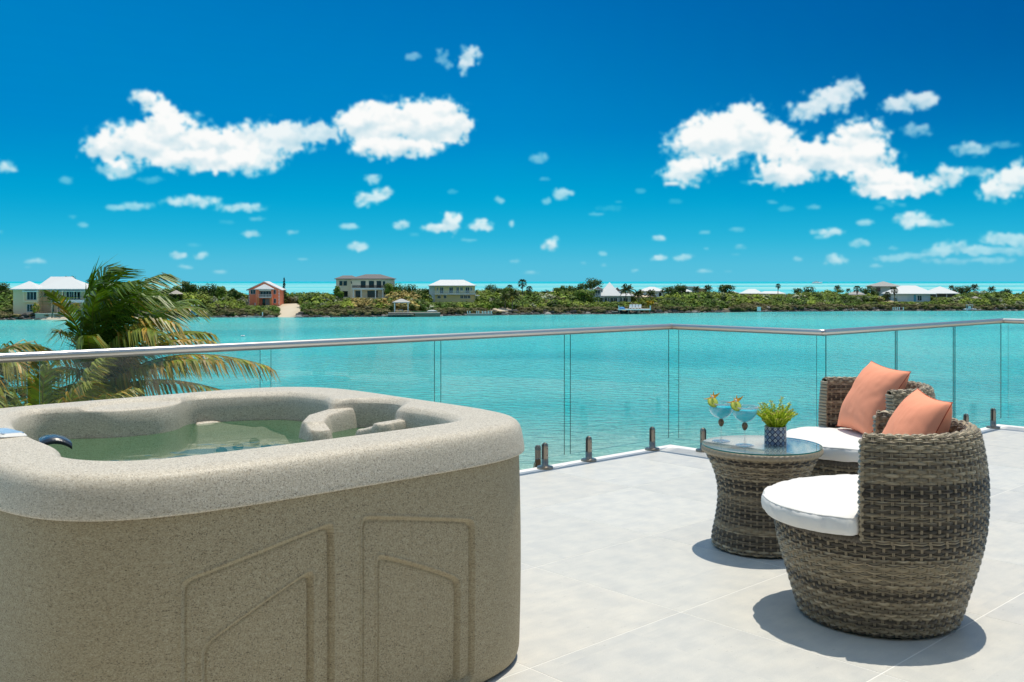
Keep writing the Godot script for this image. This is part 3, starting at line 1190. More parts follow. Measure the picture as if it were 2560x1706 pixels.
# ---------------------------------------------------------------- wicker
func weave(parent: Node3D, called: String, prof: PackedVector2Array, a0: float, a1: float, stakes: float, pitch: float, seed_: int, swell := 0.0062, dark := []) -> void:
	# prof: (radius, height) of the surface; rows of triple cane run round it, over and under upright stakes
	var lens := PackedFloat32Array([0.0])
	for k in range(1, prof.size()):
		lens.append(lens[k - 1] + prof[k].distance_to(prof[k - 1]))
	var total := lens[lens.size() - 1]
	var at := func(s: float) -> Array:
		s = clampf(s, 0.0, total)
		var k := 0
		while k < lens.size() - 2 and s > lens[k + 1]:
			k += 1
		var u: float = (s - lens[k]) / maxf(lens[k + 1] - lens[k], 1e-6)
		var d := (prof[k + 1] - prof[k]).normalized()
		return [prof[k].lerp(prof[k + 1], u), Vector2(d.y, -d.x)]
	var full := absf(a1 - a0) > TAU - 0.01
	var nst := int(round(stakes * absf(a1 - a0) / TAU))
	if full and nst % 2:
		nst += 1
	var per := 5
	var count := nst * per
	var rows_n := int(round(total / pitch))
	var last_tone := 0
	var step := total / rows_n
	var r := RandomNumberGenerator.new()
	r.seed = seed_
	# strand section across one row: three round canes side by side
	var sec := [[-0.50, -0.0045], [-0.45, -0.0005], [-0.33, 0.0026], [-0.22, 0.0004], [-0.17, -0.0042], [-0.12, 0.0006], [0.0, 0.0030], [0.12, 0.0006], [0.17, -0.0042], [0.22, 0.0004], [0.33, 0.0026], [0.45, -0.0005], [0.50, -0.0045]]
	for k in rows_n:
		var mid := (k + 0.5) * step
		var mb := MB.new()
		var rows := []
		var base: Array = []
		for e in sec:
			base.append(at.call(mid + e[0] * step))
		for j in sec.size():
			var row := PackedVector3Array()
			var pn: Vector2 = base[j][0]
			var nn: Vector2 = base[j][1]
			for i in count + (0 if full else 1):
				var a := lerpf(a0, a1, float(i) / count)
				var wv := cos(PI * (float(i) / per + k)) * swell
				var sag := sin(PI * (float(i) / per + k) * 2.0 + j) * 0.0006
				var q: Vector2 = pn + nn * (sec[j][1] * 0.95 + wv + sag)
				row.append(Vector3(cos(a) * q.x, q.y, sin(a) * q.x))
			rows.append(row)
		mb.grid(rows, full, a1 < a0)
		var h: float = mid / total
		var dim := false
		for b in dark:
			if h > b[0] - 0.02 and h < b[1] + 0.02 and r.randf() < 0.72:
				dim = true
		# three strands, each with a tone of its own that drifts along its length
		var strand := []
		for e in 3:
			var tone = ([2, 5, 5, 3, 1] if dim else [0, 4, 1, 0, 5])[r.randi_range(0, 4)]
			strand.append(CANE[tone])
		var drift := r.randf() * 100.0
		for j in sec.size():
			var tn: Array = strand[clampi((j - 1) / 4, 0, 2)]
			var nc: int = rows[j].size()
			for i in nc:
				var f := 0.86 + 0.28 * sin(drift + i * 0.21 + j / 4) * sin(i * 0.053 + drift * 1.7)
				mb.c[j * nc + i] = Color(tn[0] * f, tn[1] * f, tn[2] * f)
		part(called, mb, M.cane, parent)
	# upright stakes, two canes each
	var sb := MB.new()
	for i in nst + (0 if full else 1):
		var a := lerpf(a0, a1, float(i) / nst)
		for w in [-1.0, 1.0]:
			var rows := []
			for k in prof.size():
				var e: Array = at.call(lens[k])
				var row := PackedVector3Array()
				for j in 4:
					var q: Vector2 = e[0] + e[1] * [-0.002, 0.0016, 0.0016, -0.002][j]
					var off: float = (w * 0.0028 + [-0.0023, -0.0014, 0.0014, 0.0023][j]) / maxf(q.x, 0.05)
					row.append(Vector3(cos(a + off) * q.x, q.y, sin(a + off) * q.x))
				rows.append(row)
			sb.grid(rows, false, true)
	part("stakes", sb, M.cane1, parent)
	# dark sheet added behind the weave, standing in for shade in its gaps
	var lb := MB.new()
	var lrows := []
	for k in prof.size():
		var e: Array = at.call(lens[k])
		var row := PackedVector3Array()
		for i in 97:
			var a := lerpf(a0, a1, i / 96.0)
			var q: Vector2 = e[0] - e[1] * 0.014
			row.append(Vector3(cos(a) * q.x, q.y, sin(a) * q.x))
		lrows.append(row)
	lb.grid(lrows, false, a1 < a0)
	part("shade_backing", lb, M.cane_back, parent)


func rolled_edge(parent: Node3D, ring: PackedVector3Array, r: float, closed: bool, tone: String, twist := 60.0) -> void:
	# a rolled border wrapped slantwise with cane
	var mb := MB.new()
	var rows := []
	var n := ring.size()
	for k in n + (1 if closed else 0):
		var p := ring[k % n]
		var d := (ring[(k + 1) % n] - ring[posmod(k - 1, n)]) if closed else (ring[mini(k + 1, n - 1)] - ring[maxi(k - 1, 0)])
		d = d.normalized()
		var sx := Vector3.UP.cross(d).normalized()
		var sy := d.cross(sx)
		var row := PackedVector3Array()
		for j in 12:
			var a := TAU * j / 12.0
			var rr := r * (1.0 + 0.14 * sin(a * 2.0 + twist * TAU * k / n))
			row.append(p + (sx * cos(a) + sy * sin(a)) * rr)
		rows.append(row)
	mb.grid(rows, true)
	part("rolled_edge", mb, M[tone], parent)


const CHAIR_SIDE := [[0.328, 0.012], [0.336, 0.03], [0.348, 0.07], [0.362, 0.12], [0.382, 0.19], [0.402, 0.26], [0.419, 0.33], [0.432, 0.41]]


func make_chair(label: String, at: Vector2, turn: float, seed_: int) -> Node3D:
	# the open side faces the chair's own -x
	var ch := thing("wicker_chair", label, "chair", up3(at, 0.0005), turn, "barrel shaped wicker chairs on the terrace")
	var side := PackedVector2Array()
	for q in CHAIR_SIDE:
		side.append(Vector2(q[0], q[1]))
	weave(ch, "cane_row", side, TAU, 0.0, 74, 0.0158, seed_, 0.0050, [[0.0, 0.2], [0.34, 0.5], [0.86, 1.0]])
	# back: up the outside, over the top and down the inside
	var back := PackedVector2Array([Vector2(0.432, 0.41), Vector2(0.438, 0.48), Vector2(0.44, 0.55), Vector2(0.438, 0.62), Vector2(0.431, 0.69), Vector2(0.42, 0.76), Vector2(0.412, 0.8), Vector2(0.405, 0.822), Vector2(0.394, 0.832), Vector2(0.376, 0.835), Vector2(0.358, 0.832), Vector2(0.348, 0.822), Vector2(0.346, 0.79), Vector2(0.352, 0.7), Vector2(0.358, 0.6), Vector2(0.36, 0.5), Vector2(0.358, 0.41)])
	var half := PI / 2.0 + 0.06
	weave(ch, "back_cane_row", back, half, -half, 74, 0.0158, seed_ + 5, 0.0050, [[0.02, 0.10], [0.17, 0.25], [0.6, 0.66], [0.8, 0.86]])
	# upright ends of the back
	for s in [-1.0, 1.0]:
		var eb := MB.new()
		var a: float = half * s
		var rows := 20
		for k in rows:
			var y := lerpf(0.415, 0.815, (k + 0.5) / rows)
			var ro := 0.0
			var ri := 0.0
			for j in 8:
				if y >= back[j].y and y <= back[j + 1].y + 1e-6:
					ro = lerpf(back[j].x, back[j + 1].x, (y - back[j].y) / (back[j + 1].y - back[j].y))
			ri = 0.357 if y < 0.7 else lerpf(0.352, 0.346, (y - 0.7) / 0.1)
			var path := PackedVector3Array()
			for j in 7:
				var u := j / 6.0
				var rr := lerpf(ro + 0.004, ri - 0.004, u)
				var aa = a + s * sin(u * PI) * 0.014 / 0.42 * (1.0 if k % 2 else 0.75)
				path.append(Vector3(cos(aa) * rr, y, sin(aa) * rr))
			eb.tube(path, PackedFloat32Array([0.0105]), 6)
		part("back_end", eb, M.cane1, ch)
	# rolled front edge of the seat
	var ring := PackedVector3Array()
	for k in 400:
		var a := lerpf(half, TAU - half, k / 399.0)
		ring.append(Vector3(cos(a) * 0.417, 0.418, sin(a) * 0.417))
	rolled_edge(ch, ring, 0.019, false, "cane2", 78.0)
	var sb := MB.new()
	sb.lathe(PackedVector2Array([Vector2(0.417, 0.40), Vector2(0.0, 0.40)]), 64)
	part("seat_base", sb, M.cane_back, ch)
	return ch


func make_cushion(label: String, at: Vector2, turn: float, front: float, tilt: Vector3) -> void:
	var o := thing("seat_cushion", label, "cushion", up3(at, 0.436), turn, "white seat cushions of the wicker chairs")
	var mb := MB.new()
	var rim := PackedVector3Array()
	var lump := noise(91, 3.0, 3)
	var rows := []
	var prof := [[0.0, 0.004], [0.5, 0.0], [0.9, 0.002], [0.965, 0.006], [0.99, 0.016], [1.0, 0.034], [1.0, 0.056], [0.992, 0.071], [0.98, 0.078], [0.95, 0.084], [0.88, 0.089], [0.75, 0.093], [0.55, 0.097], [0.3, 0.099], [0.01, 0.1]]
	var radius := func(a: float) -> float:
		# wide round front, narrower where it tucks between the sides of the back
		var x := cos(a)
		return lerpf(0.333, front, sm(-0.02, 0.16, -x))
	for q in prof:
		var row := PackedVector3Array()
		for k in 144:
			var a := TAU * k / 144.0
			var rr: float = radius.call(a) * q[0]
			var p := Vector3(cos(a) * rr, q[1], sin(a) * rr)
			var edge: float = sm(0.3, 1.0, q[0])
			p += Vector3(cos(a), 0.5, sin(a)) * (lump.get_noise_2d(cos(a) * 1.4, sin(a) * 1.4 + q[1] * 4.0) * 0.012 + lump.get_noise_2d(cos(a) * 4.0, sin(a) * 4.0 + q[1] * 9.0) * 0.004) * edge
			row.append(p)
		rows.append(row)
		if q[1] == 0.078:
			rim = row
	mb.grid(rows, true)
	o.rotation = Vector3(tilt.x, turn, tilt.z)
	var body := part("cover", mb, M.cushion, o)
	var pb := MB.new()
	var closed := rim.duplicate()
	closed.append(rim[0])
	pb.tube(closed, PackedFloat32Array([0.0032]), 6, false)
	part("piping", pb, M.seam, o)


func make_pillow(label: String, tl: Vector3, tr: Vector3, br: Vector3, bl: Vector3, face: Vector3, thick: float, seed_: int) -> void:
	# a square scatter cushion given by its four corners
	var mid := (tl + tr + br + bl) / 4.0
	var o := thing("coral_pillow", label, "pillow", mid, 0.0, "coral scatter pillows on the wicker chairs")
	var mb := MB.new()
	var nz := face.normalized()
	var lump := noise(seed_, 2.2, 3)
	for s in [1.0, -1.0]:
		var rows := []
		for i in 41:
			var row := PackedVector3Array()
			for j in 41:
				var u := i / 20.0 - 1.0
				var w := j / 20.0 - 1.0
				# edges pulled in between the corners
				var pu := u * (1.0 - 0.075 * (1.0 - w * w))
				var pw := w * (1.0 - 0.075 * (1.0 - u * u))
				var p: Vector3 = tl.lerp(tr, pu * 0.5 + 0.5).lerp(bl.lerp(br, pu * 0.5 + 0.5), pw * 0.5 + 0.5) - mid
				var puff := pow(maxf(1.0 - pow(absf(u), 2.6), 0.0), 0.55) * pow(maxf(1.0 - pow(absf(w), 2.6), 0.0), 0.55)
				var fold := lump.get_noise_3d(u * 0.8, w * 0.8, s * 3.0) * 0.3 + absf(lump.get_noise_3d(u * 1.5, w * 0.5, 7.0)) * 0.25
				row.append(p + nz * s * thick * puff * (0.94 + fold * 0.45 * sm(0.05, 0.5, puff) * (1.25 - puff)))
			rows.append(row)
		mb.grid(rows, false, s > 0)
	part("cover", mb, M.coral, o)
	var pb := MB.new()
	var rim := PackedVector3Array()
	for k in 81:
		var q := k / 20.0
		var e := int(q) % 4
		var f := (q - int(q)) * 2.0 - 1.0
		var u: float = [f, 1.0, -f, -1.0][e]
		var w: float = [-1.0, f, 1.0, -f][e]
		var pu := u * (1.0 - 0.075 * (1.0 - w * w))
		var pw := w * (1.0 - 0.075 * (1.0 - u * u))
		rim.append(tl.lerp(tr, pu * 0.5 + 0.5).lerp(bl.lerp(br, pu * 0.5 + 0.5), pw * 0.5 + 0.5) - mid)
	pb.tube(rim, PackedFloat32Array([0.0022]), 5, false)
	part("seam", pb, M.coral_seam, o)


func make_seats() -> void:
	# near chair: its open side turned to the left and a little away
	var t1 := PI - atan2(0.41, -0.91) 
	make_chair("wicker barrel chair standing nearest, its back towards the camera", Vector2(1.593, 4.28), -0.423, 101)
	make_cushion("white seat cushion on the nearest wicker chair", Vector2(1.593, 4.28), -0.423, 0.485, Vector3(0.0, 0, 0.035))
	make_chair("wicker barrel chair behind the round table, facing it", Vector2(2.085, 5.89), 0.171, 151)
	make_cushion("white seat cushion on the wicker chair behind the table", Vector2(2.085, 5.89), 0.171, 0.455, Vector3(0, 0, 0.015))
	make_pillow("coral pillow leaning in the nearest wicker chair", Vector3(1.850, 0.962, -4.47), Vector3(1.838, 0.945, -4.09), Vector3(1.63, 0.555, -4.06), Vector3(1.64, 0.55, -4.48), Vector3(-0.87, 0.42, -0.02), 0.105, 301)
	make_pillow("coral pillow standing in the wicker chair behind the table", Vector3(2.236, 0.955, -6.10), Vector3(2.32, 0.925, -5.70), Vector3(2.075, 0.54, -5.70), Vector3(2.035, 0.545, -6.14), Vector3(-0.86, 0.42, 0.12), 0.105, 307)


# ---------------------------------------------------------------- table and what stands on it
func make_table_things() -> void:
	var tc := Vector2(1.367, 5.37)
	var tb := thing("wicker_table", "round waisted wicker side table with a glass top", "table", up3(tc, 0.0005))
	var side := PackedVector2Array([Vector2(0.262, 0.01), Vector2(0.266, 0.03), Vector2(0.262, 0.07), Vector2(0.249, 0.13), Vector2(0.237, 0.20), Vector2(0.231, 0.27), Vector2(0.234, 0.33), Vector2(0.246, 0.39), Vector2(0.268, 0.45), Vector2(0.297, 0.505), Vector2(0.312, 0.53)])
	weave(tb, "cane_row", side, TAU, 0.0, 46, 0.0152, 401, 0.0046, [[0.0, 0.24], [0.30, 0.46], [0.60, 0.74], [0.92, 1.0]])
	var ring := PackedVector3Array()
	for k in 360:
		var a := TAU * k / 360.0
		ring.append(Vector3(cos(a) * 0.308, 0.533, sin(a) * 0.308))
	rolled_edge(tb, ring, 0.0155, true, "cane1", 64.0)
	var top := PackedVector2Array([Vector2(0.3, 0.542), Vector2(0.2, 0.542), Vector2(0.1, 0.542), Vector2(0.006, 0.542)])
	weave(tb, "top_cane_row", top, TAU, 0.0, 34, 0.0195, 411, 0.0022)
	var gb := MB.new()
	gb.lathe(PackedVector2Array([Vector2(0.001, 0.5504), Vector2(0.319, 0.5504)]), 72)
	gb.lathe(PackedVector2Array([Vector2(0.319, 0.5574), Vector2(0.001, 0.5574)]), 72)
	for k in gb.n.size():
		gb.n[k] = Vector3.DOWN if gb.v[k].y < 0.554 else Vector3.UP
	var pane := pane_mat(0.30, 0.50, 0.52, 0.22)
	var glass := part("glass_top", gb, pane, tb)
	var ge := MB.new()
	ge.lathe(PackedVector2Array([Vector2(0.319, 0.5504), Vector2(0.3205, 0.552), Vector2(0.3205, 0.556), Vector2(0.319, 0.5574)]), 72)
	part("glass_edge", ge, mat(0.01, 0.16, 0.14, 0.1), glass)
	var ty := 0.5584
	make_cocktail("cocktail glass of blue drink with lime slice, further from the flower pot", Vector3(1.168, ty, -5.475), 0.35, 0.215)
	make_cocktail("cocktail glass of blue drink with lime slice, beside the flower pot", Vector3(1.267, ty, -5.335), 0.30, 0.212)
	make_potted_fern(Vector3(1.447, ty, -5.385))


func make_cocktail(label: String, at: Vector3, turn: float, h: float) -> void:
	var o := thing("cocktail_glass", label, "glass", at, turn, "blue cocktails on the wicker table")
	var g := pane_mat(0.55, 0.62, 0.66, 0.10, 0.0)
	var mb := MB.new()
	# foot, stem
	mb.lathe(PackedVector2Array([Vector2(0.001, 0.0), Vector2(0.049, 0.0), Vector2(0.0502, 0.0015), Vector2(0.046, 0.003), Vector2(0.012, 0.006), Vector2(0.0055, 0.014), Vector2(0.0042, 0.04), Vector2(0.0046, 0.07), Vector2(0.0062, 0.084)]), 36)
	part("foot", mb, g, o)
	mb = MB.new()
	# beaded ball
	mb.lathe(PackedVector2Array([Vector2(0.007, 0.083), Vector2(0.0095, 0.087), Vector2(0.0145, 0.096), Vector2(0.0165, 0.106), Vector2(0.0145, 0.116), Vector2(0.010, 0.122), Vector2(0.006, 0.124)]), 24)
	part("stem_ball", mb, mat(0.17, 0.12, 0.075, 0.35, 0.4), o)
	mb = MB.new()
	for k in 90:
		var y := 0.086 + 0.035 * (k / 90.0)
		var u := (y - 0.1045) / 0.0185
		var rr := 0.0168 * sqrt(maxf(1.0 - u * u * 0.86, 0.05))
		var a := k * 2.399963
		mb.disc(Vector3(cos(a) * rr, y, sin(a) * rr), Vector3(cos(a), u * 0.6, sin(a)).normalized(), 0.0011, 5)
	part("beads", mb, mat(0.5, 0.42, 0.3, 0.3, 0.6), o)
	var top := h
	var bowl := PackedVector2Array([Vector2(0.006, 0.124), Vector2(0.016, 0.128), Vector2(0.034, 0.136), Vector2(0.050, 0.149), Vector2(0.0615, 0.166), Vector2(0.0675, 0.184), Vector2(0.0690, top)])
	mb = MB.new()
	mb.lathe(bowl, 48)
	part("bowl", mb, g, o)
	mb = MB.new()
	var liq := PackedVector2Array([Vector2(0.001, 0.126), Vector2(0.0145, 0.1295), Vector2(0.032, 0.1375), Vector2(0.048, 0.1505), Vector2(0.0595, 0.167), Vector2(0.0655, 0.184), Vector2(0.0668, 0.198), Vector2(0.001, 0.198)])
	mb.lathe(liq, 40)
	part("blue_drink", mb, pane_mat(0.0, 0.64, 0.80, 0.66, 0.05), o)
	# sugared rim
	mb = MB.new()
	var grain := RandomNumberGenerator.new()
	grain.seed = 5
	for k in 420:
		var a := TAU * k / 420.0
		var p := Vector3(cos(a) * 0.0692, top - 0.002 + grain.randf_range(-0.007, 0.003), sin(a) * 0.0692)
		var s := grain.randf_range(0.0008, 0.0019)
		mb.box(p - Vector3.ONE * s, p + Vector3.ONE * s)
	part("sugar_rim", mb, mat(0.75, 0.78, 0.78, 0.6), o)
	# lime wheel hung over the left of the rim, orange blossom behind it
	var lime := Node3D.new()
	lime.name = "lime_slice"
	o.add_child(lime, true)
	lime.position = Vector3(-0.067, top + 0.008, 0.022)
	lime.rotation = Vector3(-0.55, 0.25 - turn, -0.12)
	mb = MB.new()
	mb.lathe(PackedVector2Array([Vector2(0.0, -0.003), Vector2(0.0268, -0.003), Vector2(0.0272, 0.003), Vector2(0.0, 0.003)]), 32)
	for k in mb.v.size():
		mb.v[k] = Vector3(mb.v[k].x, -mb.v[k].z, mb.v[k].y)
		mb.n[k] = Vector3(mb.n[k].x, -mb.n[k].z, mb.n[k].y)
	var pulp := mat(0.72, 0.72, 0.15, 0.4)
	pulp.backlight_enabled = true
	pulp.backlight = Color(0.85, 0.9, 0.3)
	part("pulp", mb, pulp, lime)
	mb = MB.new()
	var rind := PackedVector3Array()
	for k in 33:
		rind.append(Vector3(cos(TAU * k / 32.0) * 0.028, sin(TAU * k / 32.0) * 0.028, 0))
	mb.tube(rind, PackedFloat32Array([0.0034]), 6, false)
	part("rind", mb, mat(0.24, 0.38, 0.03, 0.4), lime)
	mb = MB.new()
	for k in 9:
		var a := TAU * k / 9.0
		mb.quad(Vector3(cos(a + 0.12) * 0.005, sin(a + 0.12) * 0.005, 0.0034), Vector3(cos(a + 0.06) * 0.0225, sin(a + 0.06) * 0.0225, 0.0034), Vector3(cos(a - 0.0) * 0.0225, sin(a - 0.0) * 0.0225, 0.0034), Vector3(cos(a + 0.02) * 0.005, sin(a + 0.02) * 0.005, 0.0034), Vector3.BACK)
	part("membrane", mb, mat(0.62, 0.62, 0.30, 0.5), lime)
	mb = MB.new()
	for q in [[0.002, 0.004], [-0.004, -0.008]]:
		mb.disc(Vector3(q[0], q[1], 0.0037), Vector3.BACK, 0.0024, 8)
	part("pips", mb, mat(0.09, 0.075, 0.02, 0.6), lime)
	var fl := Node3D.new()
	fl.name = "orange_blossom"
	o.add_child(fl, true)
	fl.position = Vector3(-0.06, top + 0.040, 0.014)
	fl.rotation = Vector3(0, -turn, 0)
	var om := mat(0.95, 0.46, 0.03, 0.6)
	om.backlight_enabled = true
	om.backlight = Color(0.95, 0.55, 0.1)
	for q in [[Vector3(-0.055, -0.014, 0.012), 0.004], [Vector3(0.036, 0.020, 0.006), 0.007], [Vector3(0.004, 0.026, -0.006), 0.005], [Vector3(-0.012, 0.010, -0.012), 0.006], [Vector3(0.018, 0.002, 0.016), 0.007]]:
		var pm := MB.new()
		var tip: Vector3 = q[0]
		var w: float = q[1]
		var sd := tip.cross(Vector3.BACK + Vector3.UP * 0.4).normalized() * w
		var rows := []
		for j in 6:
			var u := j / 5.0
			var p := tip * u + Vector3.DOWN * 0.006 * sin(u * PI)
			var ww := sd * (0.35 + 1.3 * sin(PI * minf(u + 0.12, 1.0)))
			rows.append(PackedVector3Array([p - ww * 0.6, p + Vector3(0, 0.0015, 0), p + ww * 0.6]))
		pm.grid(rows)
		part("petal", pm, om, fl)
	var cm := MB.new()
	cm.lathe(PackedVector2Array([Vector2(0.001, -0.008), Vector2(0.006, -0.004), Vector2(0.007, 0.002), Vector2(0.004, 0.007), Vector2(0.0005, 0.008)]), 12, Vector3(-0.004, -0.004, 0.006))
	part("white_throat", cm, mat(0.8, 0.76, 0.62, 0.6), fl)


func pot_picture() -> ImageTexture:
	# printed blue and white lozenges
	var W := 512
	var Hh := 160
	var im := Image.create(W, Hh, false, Image.FORMAT_RGB8)
	for y in Hh:
		for x in W:
			var u := x / 42.6667
			var w := y / 52.0 + 0.2
			var fu := u - floorf(u) - 0.5
			var fw := w - floorf(w) - 0.5
			var odd := posmod(int(floorf(u)) + int(floorf(w)), 2)
			# lozenge lattice turned by 45 degrees
			var a := u + w
			var b := u - w
			var da := absf(a - floorf(a) - 0.5)
			var db := absf(b - floorf(b) - 0.5)
			var m := maxf(da, db)
			var cell := posmod(int(floorf(a)) + int(floorf(b)), 2)
			var col := Color(0.10, 0.19, 0.38)
			if m > 0.42:
				col = Color(0.055, 0.11, 0.27)
			elif cell == 0:
				if m < 0.34:
					col = Color(0.84, 0.86, 0.86)
				if m < 0.15:
					col = Color(0.12, 0.28, 0.36)
				if m < 0.06:
					col = Color(0.75, 0.74, 0.66)
			else:
				var r := sqrt(da * da + db * db)
				col = Color(0.13, 0.25, 0.46) if fmod(r * 15.0, 1.0) < 0.5 else Color(0.66, 0.74, 0.80)
			im.set_pixel(x, y, col)
	return ImageTexture.create_from_image(im)


func make_potted_fern(at: Vector3) -> void:
	var o := thing("potted_fern", "small bright green fern in a blue and white lozenge patterned pot", "potted plant", at)
	var mb := MB.new()
	mb.lathe(PackedVector2Array([Vector2(0.0590, 0.0), Vector2(0.0590, 0.096)]), 48, Vector3.ZERO, true)
	var pm := mat(1, 1, 1, 0.18)
	pm.albedo_texture = pot_picture()
	pm.uv1_scale = Vector3(1.0, 1.0, 1)
	var pot := part("pot", mb, pm, o)
	mb = MB.new()
	mb.lathe(PackedVector2Array([Vector2(0.0590, 0.096), Vector2(0.0575, 0.0975), Vector2(0.0555, 0.096), Vector2(0.055, 0.075), Vector2(0.0, 0.075)]), 48)
	part("pot_rim", mb, mat(0.75, 0.76, 0.74, 0.25), pot)
	var r := RandomNumberGenerator.new()
	r.seed = 88
	for k in 46:
		var fm := MB.new()
		var a := k * 2.399963
		var spread := sqrt((k + 0.5) / 46.0)
		var lean := spread * 0.75
		var hh := r.randf_range(0.095, 0.165) * (1.15 - spread * 0.45)
		if k in [41, 44]:
			lean = 1.15
			hh = 0.12
		var dir := Vector3(cos(a) * lean, 1.0, sin(a) * lean * 0.9).normalized()
		var p0 := Vector3(cos(a) * spread * 0.03, 0.085, sin(a) * spread * 0.03)
		var path := PackedVector3Array()
		for j in 8:
			var u := j / 7.0
			path.append(p0 + dir * hh * u + Vector3(cos(a), -0.6 * lean, sin(a)) * u * u * 0.02)
		fm.tint = Color(0.10, 0.13, 0.01)
		fm.tube(path, PackedFloat32Array([0.0010]), 4, false)
		var old := r.randf()
		for j in 74:
			var u := 0.12 + 0.88 * j / 73.0
			var x := u * 7.0
			var i := mini(int(x), 6)
			var p := path[i].lerp(path[i + 1], x - i)
			var b := j * 2.1 + r.randf() * 0.5
			var w := Vector3(cos(b), r.randf_range(0.1, 0.9), sin(b)).normalized()
			var ln := r.randf_range(0.011, 0.021) * (1.15 - u * 0.4)
			var sd := w.cross(Vector3(r.randf_range(-1, 1), r.randf_range(-1, 1), r.randf_range(-1, 1))).normalized() * ln * 0.30
			fm.tint = Color(0.36, 0.54, 0.015).lerp(Color(0.78, 0.80, 0.12), clampf(u * 0.8 + old * 0.4 - 0.3, 0.0, 1.0)).lerp(Color(0.62, 0.46, 0.20), 0.7 if u > 0.9 and r.randf() < 0.5 else 0.0)
			fm.quad(p, p + w * ln * 0.5 + sd, p + w * ln, p + w * ln * 0.5 - sd)
		part("frond", fm, M.bush, o)


# ---------------------------------------------------------------- houses across the lagoon
# each is built in its own axes: x to the right of its front, y up from its ground line, z out of the front
func wbox(parent: Node3D, called: String, m: Material, x0: float, x1: float, y0: float, y1: float, z0: float, z1: float, label := "") -> MeshInstance3D:
	var mb := MB.new()
	mb.box(Vector3(x0, y0, z0), Vector3(x1, y1, z1))
	return part(called, mb, m, parent, label)


func hip_roof(parent: Node3D, m: Material, x0: float, x1: float, z0: float, z1: float, y: float, h: float, ridge: float, called := "roof") -> MeshInstance3D:
	# ridge: length of the ridge, along x if positive, along z if negative
	var mb := MB.new()
	var c := Vector3((x0 + x1) / 2.0, y + h, (z0 + z1) / 2.0)
	var r := (Vector3.RIGHT if ridge >= 0.0 else Vector3.BACK) * absf(ridge) / 2.0
	var A := Vector3(x0, y, z1)
	var B := Vector3(x1, y, z1)
	var C := Vector3(x1, y, z0)
	var D := Vector3(x0, y, z0)
	if ridge >= 0.0:
		mb.quad(A, B, c + r, c - r, Vector3(0, 1, 1))
		mb.quad(C, D, c - r, c + r, Vector3(0, 1, -1))
		mb.tri(B, C, c + r, Vector3(1, 1, 0))
		mb.tri(D, A, c - r, Vector3(-1, 1, 0))
	else:
		mb.quad(B, C, c - r, c + r, Vector3(1, 1, 0))
		mb.quad(D, A, c + r, c - r, Vector3(-1, 1, 0))
		mb.tri(A, B, c + r, Vector3(0, 1, 1))
		mb.tri(C, D, c - r, Vector3(0, 1, -1))
	mb.box(Vector3(x0, y - 0.22, z0), Vector3(x1, y - 0.002, z1))
	return part(called, mb, m, parent)


func gable_roof(parent: Node3D, m: Material, x0: float, x1: float, z0: float, z1: float, y: float, h: float, over := 0.35) -> MeshInstance3D:
	# ridge runs along z; the slopes are slabs
	var mb := MB.new()
	var c := (x0 + x1) / 2.0
	var th := 0.22
	for s in [-1.0, 1.0]:
		var e := x0 - over if s < 0 else x1 + over
		var drop := h * over / ((x1 - x0) / 2.0)
		var q := [Vector3(e, y - drop, z1), Vector3(c, y + h, z1), Vector3(c, y + h, z0), Vector3(e, y - drop, z0)]
		var u := Vector3(0, th, 0)
		mb.quad(q[0] + u, q[1] + u, q[2] + u, q[3] + u, Vector3(s, 2, 0))
		mb.quad(q[0], q[1], q[2], q[3], Vector3(-s, -2, 0))
		mb.quad(q[0], q[1], q[1] + u, q[0] + u, Vector3.BACK)
		mb.quad(q[3], q[2], q[2] + u, q[3] + u, Vector3.FORWARD)
		mb.quad(q[0], q[3], q[3] + u, q[0] + u, Vector3(s, 0, 0))
	return part("roof", mb, m, parent)


func gable_wall(parent: Node3D, m: Material, x0: float, x1: float, y: float, h: float, z0: float, z1: float) -> void:
	var mb := MB.new()
	var c := (x0 + x1) / 2.0
	for z in [z0, z1]:
		mb.tri(Vector3(x0, y, z), Vector3(x1, y, z), Vector3(c, y + h, z), Vector3(0, 0, z - (z0 + z1) / 2.0))
	part("gable", mb, m, parent)


func window(parent: Node3D, x0: float, x1: float, y0: float, y1: float, z: float, split := 2, frame: Material = null, called := "window") -> void:
	var mb := MB.new()
	var f := 0.09
	mb.box(Vector3(x0, y0, z), Vector3(x0 + f, y1, z + 0.06))
	mb.box(Vector3(x1 - f, y0, z), Vector3(x1, y1, z + 0.06))
	mb.box(Vector3(x0 + f, y0, z), Vector3(x1 - f, y0 + f, z + 0.06))
	mb.box(Vector3(x0 + f, y1 - f, z), Vector3(x1 - f, y1, z + 0.06))
	for k in range(1, split):
		var x := lerpf(x0, x1, float(k) / split)
		mb.box(Vector3(x - f * 0.5, y0 + f, z), Vector3(x + f * 0.5, y1 - f, z + 0.055))
	var o := part(called, mb, frame if frame else M.white, parent)
	var g := MB.new()
	g.box(Vector3(x0 + f, y0 + f, z), Vector3(x1 - f, y1 - f, z + 0.02))
	part("pane", g, M.dark_glass, o)


